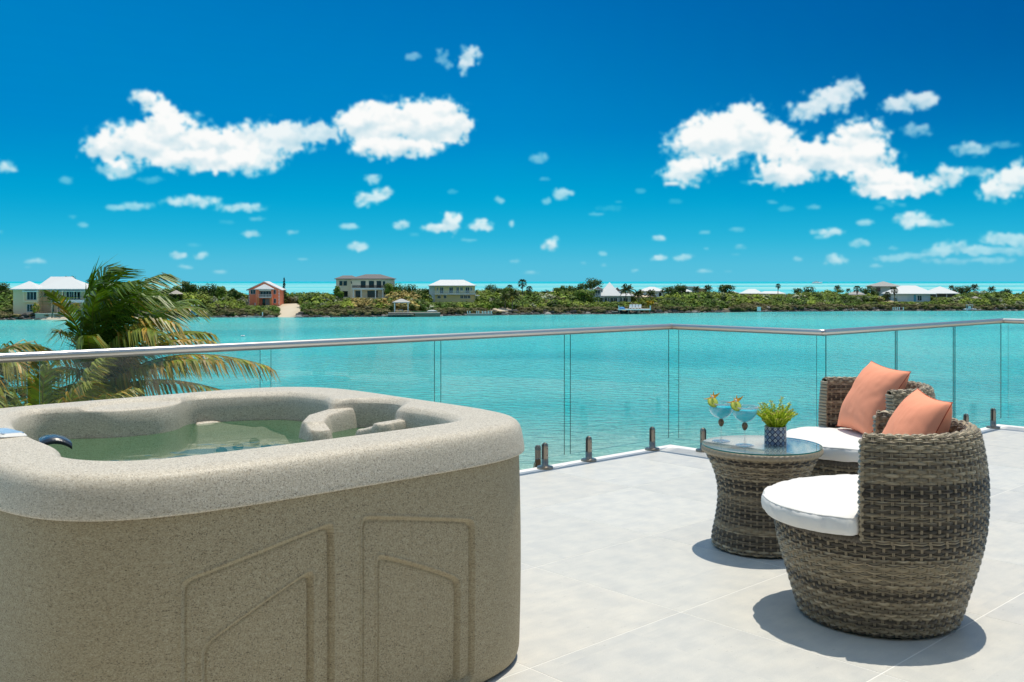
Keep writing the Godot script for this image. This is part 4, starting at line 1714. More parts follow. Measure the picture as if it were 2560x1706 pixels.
func rail(parent: Node3D, x0: float, x1: float, y0: float, y1: float, z: float, m: Material, step := 0.45, cross := false) -> void:
	var mb := MB.new()
	mb.box(Vector3(x0, y1 - 0.09, z - 0.05), Vector3(x1, y1, z + 0.05))
	mb.box(Vector3(x0, y0, z - 0.04), Vector3(x1, y0 + 0.08, z + 0.04))
	var n := maxi(2, int((x1 - x0) / step))
	for k in n + 1:
		var x := lerpf(x0 + 0.05, x1 - 0.05, float(k) / n)
		mb.box(Vector3(x - 0.045, y0 + 0.08, z - 0.035), Vector3(x + 0.045, y1 - 0.09, z + 0.035))
		if cross and k < n:
			var x2 := lerpf(x0 + 0.05, x1 - 0.05, float(k + 1) / n)
			mb.tube(PackedVector3Array([Vector3(x, y0 + 0.1, z), Vector3(x2, y1 - 0.1, z)]), PackedFloat32Array([0.03]), 4)
			mb.tube(PackedVector3Array([Vector3(x, y1 - 0.1, z), Vector3(x2, y0 + 0.1, z)]), PackedFloat32Array([0.03]), 4)
	part("balcony_railing", mb, m, parent)


func make_houses() -> void:
	var cream := mat(0.97, 0.67, 0.43, 0.9)
	var coral := mat(0.95, 0.30, 0.16, 0.9)
	var orange := mat(0.60, 0.24, 0.08, 0.9)
	var beige := mat(0.84, 0.68, 0.49, 0.9)
	var yellow := mat(0.96, 0.73, 0.36, 0.9)
	var grey_tile := mat(0.16, 0.15, 0.145, 0.85)
	var brown := mat(0.045, 0.03, 0.025, 0.7)
	var wr: StandardMaterial3D = M.white_roof
	var wh: StandardMaterial3D = M.white
	var pink := mat(0.36, 0.22, 0.17, 0.9)
	var pale_grey := mat(0.38, 0.37, 0.35, 0.9)

	# cream house at the left, behind the palm
	var h := thing("cream_house", "large cream two storey house with white hip roofs behind the palm fronds", "house", Vector3(-129.5, -7.34, -275.0), 0.16)
	wbox(h, "wall", cream, -9.8, -3.1, -2.0, 6.5, -7.0, 0.0)
	wbox(h, "wall", cream, -3.1, 0.2, -2.0, 6.5, -9.0, -4.0)
	wbox(h, "wall", cream, 0.2, 18.5, -2.0, 6.5, -10.0, -2.6)
	wbox(h, "floor_band", wh, 0.2, 18.5, 2.85, 3.6, -2.6, 0.3)
	wbox(h, "parapet", cream, -6.9, -2.9, 3.0, 3.45, 0.0, 1.2)
	hip_roof(h, wr, -10.3, -2.6, -7.5, 1.5, 6.7, 2.2, 0.0)
	hip_roof(h, wr, -3.6, 10.6, -12.0, 0.9, 6.7, 3.3, 0.6)
	hip_roof(h, wr, -6.8, 5.0, -19.0, -9.0, 6.9, 3.3, 6.0)
	hip_roof(h, wr, 9.4, 19.0, -10.5, 0.9, 6.7, 2.6, 0.0)
	for x in [0.5, 1.9, 3.2, 9.6, 13.6, 18.2]:
		wbox(h, "column", cream, x - 0.16, x + 0.16, -0.3, 2.85, -0.1, 0.22)
		wbox(h, "column", cream, x - 0.13, x + 0.13, 3.6, 6.48, -0.1, 0.18)
	for x in [[-0.9, -0.1], [1.0, 1.55], [2.2, 2.95], [3.5, 4.3], [4.4, 5.5], [5.6, 6.3], [6.4, 7.3], [10.2, 11.6], [12.0, 13.2], [14.4, 16.8]]:
		window(h, x[0], x[1], 0.1, 2.5, -2.58 if x[0] > 0.2 else -3.98, 1 if x[1] - x[0] < 1 else 2)
		if x[0] > 0.9:
			window(h, x[0], x[1], 3.75, 5.9, -2.58, 1 if x[1] - x[0] < 1 else 2)
	window(h, -6.2, -3.6, 3.6, 5.9, 0.0, 3)
	window(h, -6.2, -3.9, 0.3, 2.4, 0.0, 3)
	window(h, -2.9, -2.2, 4.4, 5.5, -3.98, 1)
	for x in [-6.75, -3.15]:
		wbox(h, "column", cream, x - 0.14, x + 0.14, 3.45, 6.48, 0.9, 1.16)
	wbox(h, "sunshade", wh, -7.0, -2.8, 5.95, 6.2, 0.01, 1.5)
	wbox(h, "sunshade", wh, 0.2, 10.0, 6.0, 6.2, -2.55, 0.6)
	rail(h, 0.7, 18.0, 3.6, 4.5, 0.2, M.glass_edge, 2.6)

	# coral house
	h = thing("coral_house", "coral pink gabled house with white trim beside the sandy ramp", "house", Vector3(-79.6, -6.17, -315.0), 0.10)
	wbox(h, "wall", coral, -4.9, 4.75, -3.0, 5.1, -11.0, 0.0)
	gable_wall(h, coral, -4.9, 4.75, 5.1, 2.35, -11.0, 0.0)
	gable_roof(h, wr, -4.9, 4.75, -11.4, 0.35, 5.1, 2.35, 0.8)
	wbox(h, "porch_wall", coral, -2.4, -1.35, -1.0, 5.05, 0.0, 1.9)
	wbox(h, "porch_wall", coral, 2.4, 2.8, -1.0, 5.05, 0.0, 1.9)
	wbox(h, "porch_floor", wh, -1.35, 2.4, 2.35, 2.62, 0.0, 1.9)
	wbox(h, "porch_lintel", wh, -1.35, 2.4, 4.62, 5.05, 0.0, 1.92)
	hip_roof(h, wr, -2.8, 3.2, -0.5, 2.3, 5.22, 1.5, 0.5, "porch_roof")
	for x in [-1.6, 2.3]:
		wbox(h, "porch_post", orange, x - 0.3, x + 0.3, -1.0, 2.35, 1.93, 2.2)
	window(h, -1.3, 2.35, 2.65, 4.55, 0.02, 4)
	rail(h, -1.45, 2.7, 2.66, 3.5, 2.0, wh, 0.4)
	window(h, -0.6, 0.3, 0.0, 2.1, 0.02, 1, brown, "door")
	wbox(h, "garage_wall", pale_grey, 0.4, 2.2, 0.0, 2.1, 0.03, 0.08)
	window(h, -4.35, -2.75, 3.5, 5.0, 0.02, 2)
	window(h, 2.95, 3.7, 3.5, 5.0, 0.02, 1)
	window(h, 2.95, 3.75, 0.6, 2.1, 0.02, 1)
	for y in 10:
		wbox(h, "quoin", wh, 4.45 if y % 2 else 4.6, 4.78, y * 0.5 + 0.05, y * 0.5 + 0.42, -0.3, 0.03)
		wbox(h, "quoin", wh, -4.93, -4.6 if y % 2 else -4.75, y * 0.5 + 0.05, y * 0.5 + 0.42, -0.3, 0.03)
	wbox(h, "air_unit", wh, -3.0, -2.5, 0.0, 0.8, 0.02, 0.5)

	# beige house on the mound
	h = thing("beige_house", "beige two storey house with dark grey tiled hip roof on the mound", "house", Vector3(-48.2, -3.81, -320.0), 0.04)
	wbox(h, "wall", beige, -9.4, -4.4, -3.0, 6.1, -10.0, -1.6)
	wbox(h, "wall", beige, -4.4, 9.05, -3.0, 6.1, -10.0, 0.0)
	hip_roof(h, grey_tile, -9.9, -2.5, -10.5, -1.1, 6.2, 1.05, 3.0)
	hip_roof(h, grey_tile, -4.9, 9.55, -10.6, 0.6, 6.2, 1.45, 4.8)
	wbox(h, "balcony_floor", wh, -3.75, 6.9, 2.6, 3.15, 0.0, 2.4)
	for x in [-3.3, -0.8, 3.85, 6.2]:
		wbox(h, "column", wh, x - 0.17, x + 0.17, -0.5, 2.6, 1.95, 2.3)
	rail(h, -3.7, 6.85, 3.15, 4.05, 2.3, brown, 0.3, true)
	for x in [[-1.15, 0.4], [1.5, 3.15], [4.0, 5.5]]:
		window(h, x[0], x[1], 3.2, 5.4, 0.02, 2, brown)
	window(h, 6.0, 6.75, 4.0, 5.3, 0.02, 1, brown)
	window(h, -8.3, -7.3, 3.9, 5.4, -1.58, 1, brown)
	window(h, -7.0, -5.85, 3.9, 5.4, -1.58, 2, brown)
	window(h, -4.35, -4.1, 4.5, 5.3, 0.02, 1, brown)
	window(h, -2.9, -1.0, 0.1, 2.2, 0.02, 2, brown)
	window(h, 1.0, 4.3, 0.1, 2.2, 0.02, 3, brown)
	window(h, 6.35, 6.75, 1.0, 1.9, 0.02, 1, brown)
	window(h, -7.3, -5.6, 0.2, 2.1, -1.58, 2, brown)
	wbox(h, "terrace_wall", beige, -5.9, 7.5, -3.0, -0.3, 0.0, 3.4)

	# pale yellow house
	h = thing("yellow_house", "pale yellow long house with white roof and white balcony railing", "house", Vector3(-20.2, -5.99, -330.0), 0.08)
	wbox(h, "wall", yellow, -5.7, 7.75, -3.0, 6.0, -8.0, 0.0)
	wbox(h, "wall", wh, -7.7, -5.7, -1.0, 5.9, -7.5, -0.6)
	hip_roof(h, wr, -8.1, 8.2, -9.0, 1.7, 6.1, 1.9, 8.0)
	hip_roof(h, grey_tile, 1.0, 7.0, -13.0, -9.0, 5.9, 2.0, 1.5, "rear_roof")
	wbox(h, "balcony_floor", wh, -5.8, 7.9, 3.05, 3.28, 0.0, 1.5)
	rail(h, -5.75, 7.85, 3.3, 4.3, 1.42, wh, 0.75, true)
	for x in [-5.7, -1.95, 1.4, 4.6, 7.75]:
		wbox(h, "bracket", wh, x - 0.08, x + 0.08, 2.75, 3.05, 0.02, 1.4)
	for x in [[-5.15, -4.6, 0], [-4.05, -2.9, 1], [-0.95, 0.35, 1], [1.45, 2.35, 1], [2.75, 3.65, 0], [4.55, 5.85, 1], [6.2, 6.8, 0]]:
		window(h, x[0], x[1], 3.4 if x[2] else 4.3, 5.5, 0.02, 2)
	for x in [[-4.85, -3.8], [-2.85, -1.85], [2.75, 3.85], [4.0, 5.1], [5.2, 6.2]]:
		window(h, x[0], x[1], 1.7, 2.8, 0.02, 2)
	wbox(h, "wing_roof", wh, 7.8, 9.3, 2.55, 2.8, -4.0, 0.6)
	for x in [7.95, 8.6, 9.2]:
		wbox(h, "wing_post", wh, x - 0.09, x + 0.09, -0.5, 2.55, 0.35, 0.55)

	# villa with the tall pyramid roof
	h = thing("pyramid_roof_villa", "white villa with tall pyramid roof behind the coconut palms", "house", Vector3(33.3, -5.95, -340.0), -0.06)
	wbox(h, "wall", wh, -6.0, 8.0, -3.0, 2.3, -9.0, -1.6)
	hip_roof(h, wr, -3.4, 4.8, -9.5, 0.6, 2.45, 4.7, 0.0)
	hip_roof(h, wr, 2.0, 9.4, -8.5, 0.5, 2.45, 0.9, 5.0, "wing_roof")
	wbox(h, "upper_wall", pink, -4.6, -2.0, 2.3, 4.6, -6.0, -1.2)
	gable_wall(h, pink, -4.7, -2.0, 4.6, 0.9, -6.0, -1.2)
	gable_roof(h, wr, -4.7, -2.0, -6.4, -0.9, 4.65, 0.9, 0.3)
	gable_wall(h, pink, 2.0, 4.6, 4.0, 1.2, -6.0, -2.2)
	wbox(h, "dormer_wall", wh, 2.0, 4.6, 2.4, 4.0, -6.0, -2.2)
	gable_roof(h, wr, 2.0, 4.6, -6.4, -1.9, 4.0, 1.2, 0.3)
	wbox(h, "balcony_floor", wh, -7.0, -2.3, 2.15, 2.4, -4.5, 0.6)
	rail(h, -6.95, -2.4, 2.4, 3.2, 0.5, wh, 0.35)
	for x in [-6.85, -5.1, -2.5]:
		wbox(h, "balcony_post", wh, x - 0.1, x + 0.1, 2.4, 4.55, 0.3, 0.5)
	wbox(h, "balcony_roof", wh, -7.1, -2.3, 4.55, 4.75, -4.5, 0.7)
	window(h, -4.3, -2.7, 2.6, 4.3, -1.18, 2)
	wbox(h, "pergola", wh, -5.6, -1.2, 1.75, 1.95, -1.4, 1.2)
	for x in [-5.4, -3.3, -1.35, -0.1, 3.4, 5.0, 7.2]:
		wbox(h, "porch_post", wh, x - 0.1, x + 0.1, -1.0, 2.3 if x > -1.3 else 1.75, 0.15, 0.35)
	for x in [[-3.0, -1.8], [-1.2, 0.5], [0.85, 2.0], [2.1, 3.3], [4.2, 5.0], [5.4, 6.9]]:
		window(h, x[0], x[1], 0.1, 1.7, -1.58, 2)
	wbox(h, "porch_railing", wh, 0.8, 7.0, 0.0, 0.12, 0.2, 0.3)

	# smaller buildings towards the right
	h = thing("white_cottage", "small white cottage with hip roof and two dark windows right of the palms", "house", Vector3(55.6, -4.51, -375.0), -0.1)
	wbox(h, "wall", wh, -6.5, 2.6, -2.5, 2.2, -6.0, 0.0)
	hip_roof(h, wr, -7.2, 3.2, -6.6, 0.6, 2.3, 1.6, 2.0)
	for x in [-1.9, 0.6]:
		window(h, x, x + 0.9, 0.3, 1.7, 0.02, 1, brown)
	h = thing("garden_shed", "low beige outbuilding with a turquoise door between the palms", "shed", Vector3(47.5, -6.01, -345.0), -0.1)
	wbox(h, "wall", beige, -4.6, 1.8, -2.0, 1.9, -4.0, 0.0)
	hip_roof(h, beige, -4.9, 2.1, -4.3, 0.3, 2.0, 0.5, 5.0)
	wbox(h, "door", mat(0.06, 0.42, 0.50, 0.6), -0.9, 0.4, 0.0, 1.6, 0.02, 0.06)
	h = thing("green_roof_house", "pale green flat roofed house far back among bushes", "house", Vector3(74.9, -3.17, -420.0), -0.15)
	wbox(h, "wall", mat(0.30, 0.48, 0.42, 0.8), -5.0, 5.0, -2.5, 2.2, -6.0, 0.0)
	wbox(h, "roof", wr, -5.4, 5.4, 2.2, 2.5, -6.4, 0.4)
	wbox(h, "side_wing", pink, 5.0, 8.2, -2.5, 1.6, -5.0, -0.5)
	hip_roof(h, wr, -8.0, -3.5, -1.0, 3.5, 0.3, 0.9, 0.0, "porch_roof")
	hip_roof(h, wr, -2.6, 2.6, -1.0, 3.5, 0.3, 1.0, 0.0, "porch_roof")
	h = thing("hillside_roof_house", "house showing only its small white roof behind bushes left of the villa", "house", Vector3(20.7, -3.2, -400.0), 0.2)
	wbox(h, "wall", wh, -4.5, 5.0, -3.0, 0.2, -5.0, 0.0)
	hip_roof(h, wr, -5.0, 5.6, -5.5, 0.6, 0.3, 1.4, 1.0)
	h = thing("long_roof_house", "long low house with wide white roofs beside the lone fan palm", "house", Vector3(107.5, -4.9, -420.0), -0.2)
	wbox(h, "wall", pink, -12.0, 9.0, -2.5, 1.1, -8.0, 0.0)
	hip_roof(h, wr, -9.6, 0.6, -8.8, 0.7, 1.2, 1.9, 3.0)
	hip_roof(h, wr, -2.0, 9.6, -8.5, 0.6, 1.15, 1.0, 6.0)
	hip_roof(h, wr, -17.5, -9.2, -9.5, -1.0, 1.15, 0.9, 3.0)
	h = thing("low_grey_house", "low house with pale grey roof left of the tall hip roofed house", "house", Vector3(144.3, -4.9, -410.0), -0.2)
	wbox(h, "wall", beige, -2.7, 2.8, -2.5, 0.8, -5.0, 0.0)
	hip_roof(h, pale_grey, -3.4, 3.4, -5.6, 0.6, 0.9, 1.3, 2.0)
	h = thing("grey_hip_roof_house", "pale blue house with grey pyramid roof standing behind the white villa", "house", Vector3(167.1, -3.57, -440.0), -0.25)
	wbox(h, "wall", mat(0.42, 0.52, 0.54, 0.8), -5.0, 5.0, -3.0, 2.8, -8.0, 0.0)
	hip_roof(h, pale_grey, -7.3, 7.3, -9.5, 1.8, 2.9, 2.1, 0.8)
	for x in [[-3.4, -1.6], [2.6, 4.4]]:
		window(h, x[0], x[1], 0.4, 2.3, 0.02, 2, brown)
	h = thing("white_villa", "large white villa with broad white hip roof behind two slim palms", "house", Vector3(152.3, -6.81, -375.0), -0.22)
	wbox(h, "wall", mat(0.66, 0.72, 0.74, 0.8), -6.8, 7.2, -2.0, 3.5, -9.0, 0.0)
	hip_roof(h, wr, -9.0, 9.2, -10.0, 1.6, 3.6, 3.1, 5.2)
	wbox(h, "shutter", mat(0.10, 0.42, 0.58, 0.6), 1.3, 2.1, 0.6, 3.2, 0.02, 0.07)
	wbox(h, "door", wh, -4.4, -1.0, 0.0, 3.0, 0.02, 0.08)
	window(h, 2.6, 4.2, 0.9, 2.9, 0.02, 2)
	wbox(h, "garden_wall", wh, -12.0, -6.8, -2.0, 0.6, -2.0, -1.6)
	wbox(h, "pergola", wh, -16.5, -11.0, 2.0, 2.3, -3.0, -1.0)
	for x in [-16.3, -11.3]:
		wbox(h, "pergola_post", wh, x - 0.12, x + 0.12, -2.0, 2.0, -1.3, -1.05)
	h = thing("pavilion", "open pavilion with white hip roof and white posts right of the white villa", "pavilion", Vector3(175.5, -4.91, -400.0), -0.22)
	hip_roof(h, wr, -7.0, 6.6, -8.0, 1.2, 1.5, 2.8, 0.5)
	wbox(h, "wall", pale_grey, -6.0, 5.6, -2.0, 1.3, -7.5, -4.0)
	for x in [-6.0, -2.2, 1.7, 5.5]:
		wbox(h, "post", wh, x - 0.14, x + 0.14, -2.0, 1.3, 0.3, 0.6)


# ---------------------------------------------------------------- along the far shore
func make_shore_things() -> void:
	var wh: StandardMaterial3D = M.white
	var timber := mat(0.22, 0.18, 0.13, 0.9)
	var weath := mat(0.36, 0.34, 0.30, 0.9)
	# sea wall before the cream house
	var h := thing("sea_wall", "low cream sea wall below the cream house", "wall", Vector3(-121.0, -8.6, -270.8), 0.12)
	wbox(h, "wall", mat(0.56, 0.49, 0.38, 0.9), -10.0, 12.0, -1.5, 1.1, -0.5, 0.5)
	wbox(h, "cap", mat(0.62, 0.57, 0.48, 0.9), -10.1, 12.1, 1.1, 1.28, -0.65, 0.65)
	h = thing("clipped_hedge", "clipped green hedge on the terrace of the cream house", "hedge", Vector3(-118.5, -7.3, -272.6))
	var mb := MB.new()
	leaf_cloud(mb, Vector3(0, 0.5, 0), Vector3(3.2, 0.6, 0.7), 240, 0.22, Color(0.05, 0.085, 0.015), 5)
	part("foliage", mb, M.bush, h)

	# thatched gazebo and landing by the water
	h = thing("gazebo", "small open gazebo with pale shingle roof on the landing", "gazebo", Vector3(-33.4, -7.75, -296.0), 0.1)
	hip_roof(h, mat(0.45, 0.44, 0.42, 0.9), -2.6, 2.6, -2.6, 2.6, 3.0, 0.95, 0.9)
	for s in [[-2.0, 2.0], [2.0, 2.0], [-2.0, -2.0], [2.0, -2.0]]:
		wbox(h, "post", wh, s[0] - 0.13, s[0] + 0.13, -0.8, 2.8, s[1] - 0.13, s[1] + 0.13)
	wbox(h, "table", wh, -0.8, 0.5, 0.55, 0.68, -0.4, 0.4)
	for x in [-0.7, 0.3]:
		wbox(h, "table_leg", wh, x, x + 0.1, -0.2, 0.55, -0.05, 0.05)
	h = thing("artificial_lawn", "strip of bright green lawn beside the gazebo landing", "lawn", Vector3(-30.0, -7.8, -297.0), 0.1)
	wbox(h, "turf", mat(0.02, 0.10, 0.035, 0.95), -9.5, 8.0, -0.6, 0.12, -4.0, 1.4)
	h = thing("grey_landing", "long grey timber landing on the water below the gazebo", "dock", Vector3(-28.2, -8.5, -291.2), 0.12)
	wbox(h, "deck", weath, -8.5, 6.8, 0.5, 0.68, -2.4, 1.6)
	wbox(h, "step", weath, -9.0, -1.0, 0.05, 0.2, 1.6, 2.8)
	for k in 7:
		wbox(h, "board", timber, -0.6 + k * 1.06, 0.4 + k * 1.06, -0.7, 0.46, 1.45, 1.55)
	h = thing("white_kayak", "white kayak lying upside down on the green lawn", "kayak", Vector3(-24.0, -7.6, -294.5), 0.2)
	mb = MB.new()
	mb.tube(PackedVector3Array([Vector3(-1.6, 0.12, 0), Vector3(-0.8, 0.2, 0), Vector3(0.3, 0.22, 0), Vector3(1.6, 0.12, 0)]), PackedFloat32Array([0.05, 0.25, 0.28, 0.05]), 8)
	part("hull", mb, wh, h)

	h = thing("low_quay", "low concrete quay with a white post below the coral house", "dock", Vector3(-73.1, -8.95, -284.6), 0.1)
	wbox(h, "slab", mat(0.46, 0.42, 0.36, 0.9), -3.6, 3.4, -0.6, 0.35, -1.2, 0.9)
	wbox(h, "post", wh, 0.6, 0.85, 0.35, 1.5, 0.3, 0.55)

	h = thing("white_post_quay", "stone quay edged by white posts near the yellow house", "dock", Vector3(-9.6, -8.8, -300.0), 0.05)
	wbox(h, "slab", mat(0.34, 0.31, 0.27, 0.9), -4.2, 3.6, -0.8, 0.45, -1.5, 1.2)
	for x in [-4.0, -3.3, -1.2, -0.6, 0.5, 1.4, 2.4, 3.3]:
		wbox(h, "post", wh, x - 0.13, x + 0.13, 0.45, 1.25, 0.7, 0.95)
	wbox(h, "post_rail", wh, 0.5, 3.3, 0.8, 0.95, 0.78, 0.88)

	# dock with four chairs below the villa
	h = thing("white_dock", "white dock on dark piles below the pyramid roof villa", "dock", Vector3(37.8, -8.45, -314.5), -0.04)
	wbox(h, "deck", wh, -3.8, 6.6, 0.75, 1.05, -2.6, 1.6)
	wbox(h, "gangway", weath, -5.8, -3.8, 0.05, 0.25, -1.0, 1.2)
	for x in [-3.4, -0.5, 2.6, 6.2]:
		wbox(h, "pile", timber, x - 0.15, x + 0.15, -1.4, 0.75, 0.9, 1.25)
	for x in [-3.6, 6.4]:
		wbox(h, "corner_post", wh, x - 0.14, x + 0.14, 1.05, 2.2, 1.2, 1.5)
	var first: Node3D
	for k in 4:
		var c: Node3D
		if k == 0:
			c = thing("deck_chair", "leftmost of the four white wooden chairs on the white dock", "chair", Vector3.ZERO, -0.25, "white chairs on the dock")
			wbox(c, "seat", wh, -0.4, 0.4, 0.38, 0.46, -0.5, 0.5)
			mb = MB.new()
			mb.box(Vector3(-0.42, 0, -0.05), Vector3(0.42, 1.1, 0.05), Transform3D(Basis(Vector3.RIGHT, -0.35), Vector3(0, 0.4, -0.45)))
			part("backrest", mb, wh, c)
			for s in [-0.42, 0.34]:
				wbox(c, "armrest", wh, s, s + 0.08, 0.6, 0.66, -0.55, 0.5)
				wbox(c, "leg", wh, s, s + 0.08, 0.0, 0.6, 0.38, 0.48)
				wbox(c, "leg", wh, s, s + 0.08, 0.0, 0.38, -0.5, -0.4)
			first = c
		else:
			c = first.duplicate()
			c.name = numbered("deck_chair")
			add_child(c, true)
			c.set_meta("label", ["", "second from the left of the four white chairs on the dock", "third from the left of the four white chairs on the dock", "rightmost of the four white wooden chairs on the white dock"][k])
		c.position = Vector3(38.1 + k * 1.0, -7.4, -315.2)
	h = thing("blue_cover", "blue tarpaulin heap at the left end of the white dock", "tarpaulin", Vector3(35.2, -7.4, -314.6))
	mb = MB.new()
	var rows := []
	for j in 7:
		var row := PackedVector3Array()
		for k in 16:
			var a := TAU * k / 16.0
			var rr := cos(j / 6.0 * PI / 2.0)
			row.append(Vector3(cos(a) * rr * 1.1, sin(j / 6.0 * PI / 2.0) * 0.7 + 0.08 * sin(a * 5.0) * rr, sin(a) * rr * 0.6))
		rows.append(row)
	mb.grid(rows, true)
	part("cloth", mb, mat(0.03, 0.25, 0.55, 0.6), h)

	# motor boat drawn up on the ramp
	h = thing("motor_boat", "white motor boat with cabin top drawn up stern first on the sandy ramp", "boat", Vector3(-93.4, -8.75, -288.6), 0.12)
	rows = []
	for q in [[1.9, 1.25, 0.0], [0.0, 1.35, -0.05], [-2.0, 1.25, 0.05], [-3.6, 0.8, 0.2], [-4.6, 0.08, 0.4]]:
		rows.append(PackedVector3Array([Vector3(-q[1], 1.5 + q[2], q[0]), Vector3(-q[1] * 0.92, 0.7, q[0]), Vector3(0, 0.1 + q[2], q[0]), Vector3(q[1] * 0.92, 0.7, q[0]), Vector3(q[1], 1.5 + q[2], q[0])]))
	mb = MB.new()
	mb.grid(rows)
	mb.quad(rows[0][0], rows[0][1], rows[0][3], rows[0][4], Vector3.BACK)
	mb.tri(rows[0][1], rows[0][2], rows[0][3], Vector3.BACK)
	mb.quad(Vector3(-1.2, 1.3, 1.85), Vector3(1.2, 1.3, 1.85), Vector3(0.7, 1.4, -3.6), Vector3(-0.7, 1.4, -3.6), Vector3.UP)
	part("hull", mb, wh, h)
	wbox(h, "cabin", wh, -0.85, 0.85, 1.3, 2.3, -1.4, 0.2)
	wbox(h, "windscreen", M.dark_glass, -0.75, 0.75, 2.3, 2.9, -1.2, -1.1)
	wbox(h, "hard_top", wh, -1.0, 1.0, 3.1, 3.25, -1.5, 0.9)
	for s in [[-0.9, -1.3], [0.85, -1.3], [-0.9, 0.75], [0.85, 0.75]]:
		wbox(h, "top_post", M.steel, s[0], s[0] + 0.06, 1.4, 3.1, s[1], s[1] + 0.06)
	for x in [-0.4, 0.4]:
		wbox(h, "outboard_motor", mat(0.16, 0.22, 0.30, 0.4), x - 0.2, x + 0.2, 0.5, 1.75, 1.95, 2.4)
	h = thing("thatched_shelter", "pale thatched shade roof among bushes left of the boat ramp", "shelter", Vector3(-103.5, -4.2, -302.0))
	mb = MB.new()
	mb.lathe(PackedVector2Array([Vector2(2.2, 1.8), Vector2(1.2, 2.4), Vector2(0.05, 3.0)]), 14)
	part("thatch", mb, mat(0.42, 0.38, 0.32, 0.95), h)
	wbox(h, "post", timber, -0.1, 0.1, -2.0, 1.9, -0.1, 0.1)
	h = thing("thatched_umbrella", "thatched umbrella among bushes towards the right end", "umbrella", Vector3(175.8, -6.6, -372.0))
	mb = MB.new()
	mb.lathe(PackedVector2Array([Vector2(2.5, 1.5), Vector2(1.3, 1.95), Vector2(0.05, 2.5)]), 14)
	part("thatch", mb, mat(0.30, 0.27, 0.24, 0.95), h)
	wbox(h, "post", timber, -0.1, 0.1, -2.0, 1.6, -0.1, 0.1)

	h = thing("white_board", "white board standing on the shore right of the sandy cove", "sign", Vector3(83.9, -8.6, -333.5), -0.1)
	wbox(h, "board", wh, -0.5, 0.75, -0.1, 1.4, -0.05, 0.05)
	for x in [-0.45, 0.6]:
		wbox(h, "post", timber, x, x + 0.1, -0.9, -0.1, -0.05, 0.05)
	h = thing("white_picket_landing", "small landing with white pickets below the white villa", "dock", Vector3(136.0, -8.9, -346.0), -0.1)
	wbox(h, "slab", weath, -2.0, 2.2, -0.6, 0.2, -1.2, 0.9)
	for x in [-1.6, -0.9, -0.2, 0.5, 1.9]:
		wbox(h, "picket", wh, x - 0.12, x + 0.12, 0.2, 1.3, 0.5, 0.7)
	h = thing("pontoon_boat", "low white boat moored under the far right bushes", "boat", Vector3(163.4, -8.9, -350.5), -0.1)
	mb = MB.new()
	mb.tube(PackedVector3Array([Vector3(-2.6, 0.3, 0), Vector3(-1.8, 0.25, 0), Vector3(1.8, 0.25, 0), Vector3(2.5, 0.35, 0)]), PackedFloat32Array([0.15, 0.5, 0.5, 0.3]), 8)
	part("hull", mb, wh, h)
	wbox(h, "console", wh, -0.4, 0.6, 0.6, 1.5, -0.4, 0.4)
	wbox(h, "canopy", wh, -1.0, 1.3, 1.9, 2.0, -0.7, 0.7)
	for x in [-0.9, 1.2]:
		wbox(h, "canopy_post", wh, x - 0.05, x + 0.05, 0.6, 1.9, -0.05, 0.05)
	for k in 2:
		h = thing("yellow_kayak", ["lower yellow kayak on the sand at the far right", "upper pale yellow kayak on the sand at the far right"][k], "kayak", Vector3(182.6 + k * 1.5, -8.15 + k * 0.45, -358.5 - k * 1.2), -0.1, "yellow kayaks on the sand")
		mb = MB.new()
		mb.tube(PackedVector3Array([Vector3(-2.2, 0.25, 0), Vector3(-1.1, 0.18, 0), Vector3(1.1, 0.18, 0), Vector3(2.2, 0.25, 0)]), PackedFloat32Array([0.05, 0.32, 0.32, 0.05]), 8)
		part("hull", mb, mat(0.62, 0.62, 0.10, 0.4) if k == 0 else mat(0.70, 0.70, 0.36, 0.4), h)
	# white buoy on the lagoon, ship on the horizon, mooring pile close by
	h = thing("buoy", "small white float drifting on the lagoon near the palm", "buoy", Vector3(-51.0, -9.0, -185.7))
	mb = MB.new()
	mb.tube(PackedVector3Array([Vector3(-0.42, 0.08, 0), Vector3(-0.3, 0.1, 0), Vector3(0.3, 0.1, 0), Vector3(0.42, 0.08, 0)]), PackedFloat32Array([0.05, 0.17, 0.17, 0.05]), 8)
	part("float", mb, wh, h)
	wbox(h, "band", mat(0.3, 0.3, 0.3), -0.06, 0.06, 0.15, 0.29, -0.1, 0.1)
	h = thing("ship", "small pale motor yacht far out on the horizon", "ship", Vector3(1556.0, SEA, -5000.0), 0.1)
	mb = MB.new()
	rows = []
	for q in [[-27.0, 4.0, 5.0], [-10.0, 5.0, 5.0], [10.0, 5.0, 6.0], [22.0, 3.0, 7.0], [29.0, 0.2, 8.0]]:
		rows.append(PackedVector3Array([Vector3(q[0], q[2], -q[1]), Vector3(q[0] * 0.94, 0, -q[1] * 0.8), Vector3(q[0] * 0.94, 0, q[1] * 0.8), Vector3(q[0], q[2], q[1])]))
	mb.grid(rows, true)
	part("hull", mb, wh, h)
	wbox(h, "deckhouse", wh, -20.0, 12.0, 5.0, 9.0, -4.0, 4.0)
	wbox(h, "window_band", M.dark_glass, -18.0, 10.0, 6.3, 7.6, 4.0, 4.1)
	wbox(h, "bridge", wh, -10.0, 5.0, 9.0, 12.0, -3.0, 3.0)
	wbox(h, "mast", pale_mast(), -2.0, -1.0, 12.0, 18.0, -0.5, 0.5)
	h = thing("mooring_pile", "brown timber mooring pile with black cap and rope in the shallows", "pile", Vector3(1.27, -9.3, -48.0))
	mb = MB.new()
	var wobbly := PackedVector2Array([Vector2(0.15, 0.0), Vector2(0.145, 2.55), Vector2(0.13, 2.62), Vector2(0.0, 2.63)])
	mb.lathe(wobbly, 14)
	part("timber", mb, mat(0.16, 0.07, 0.03, 0.85), h)
	mb = MB.new()
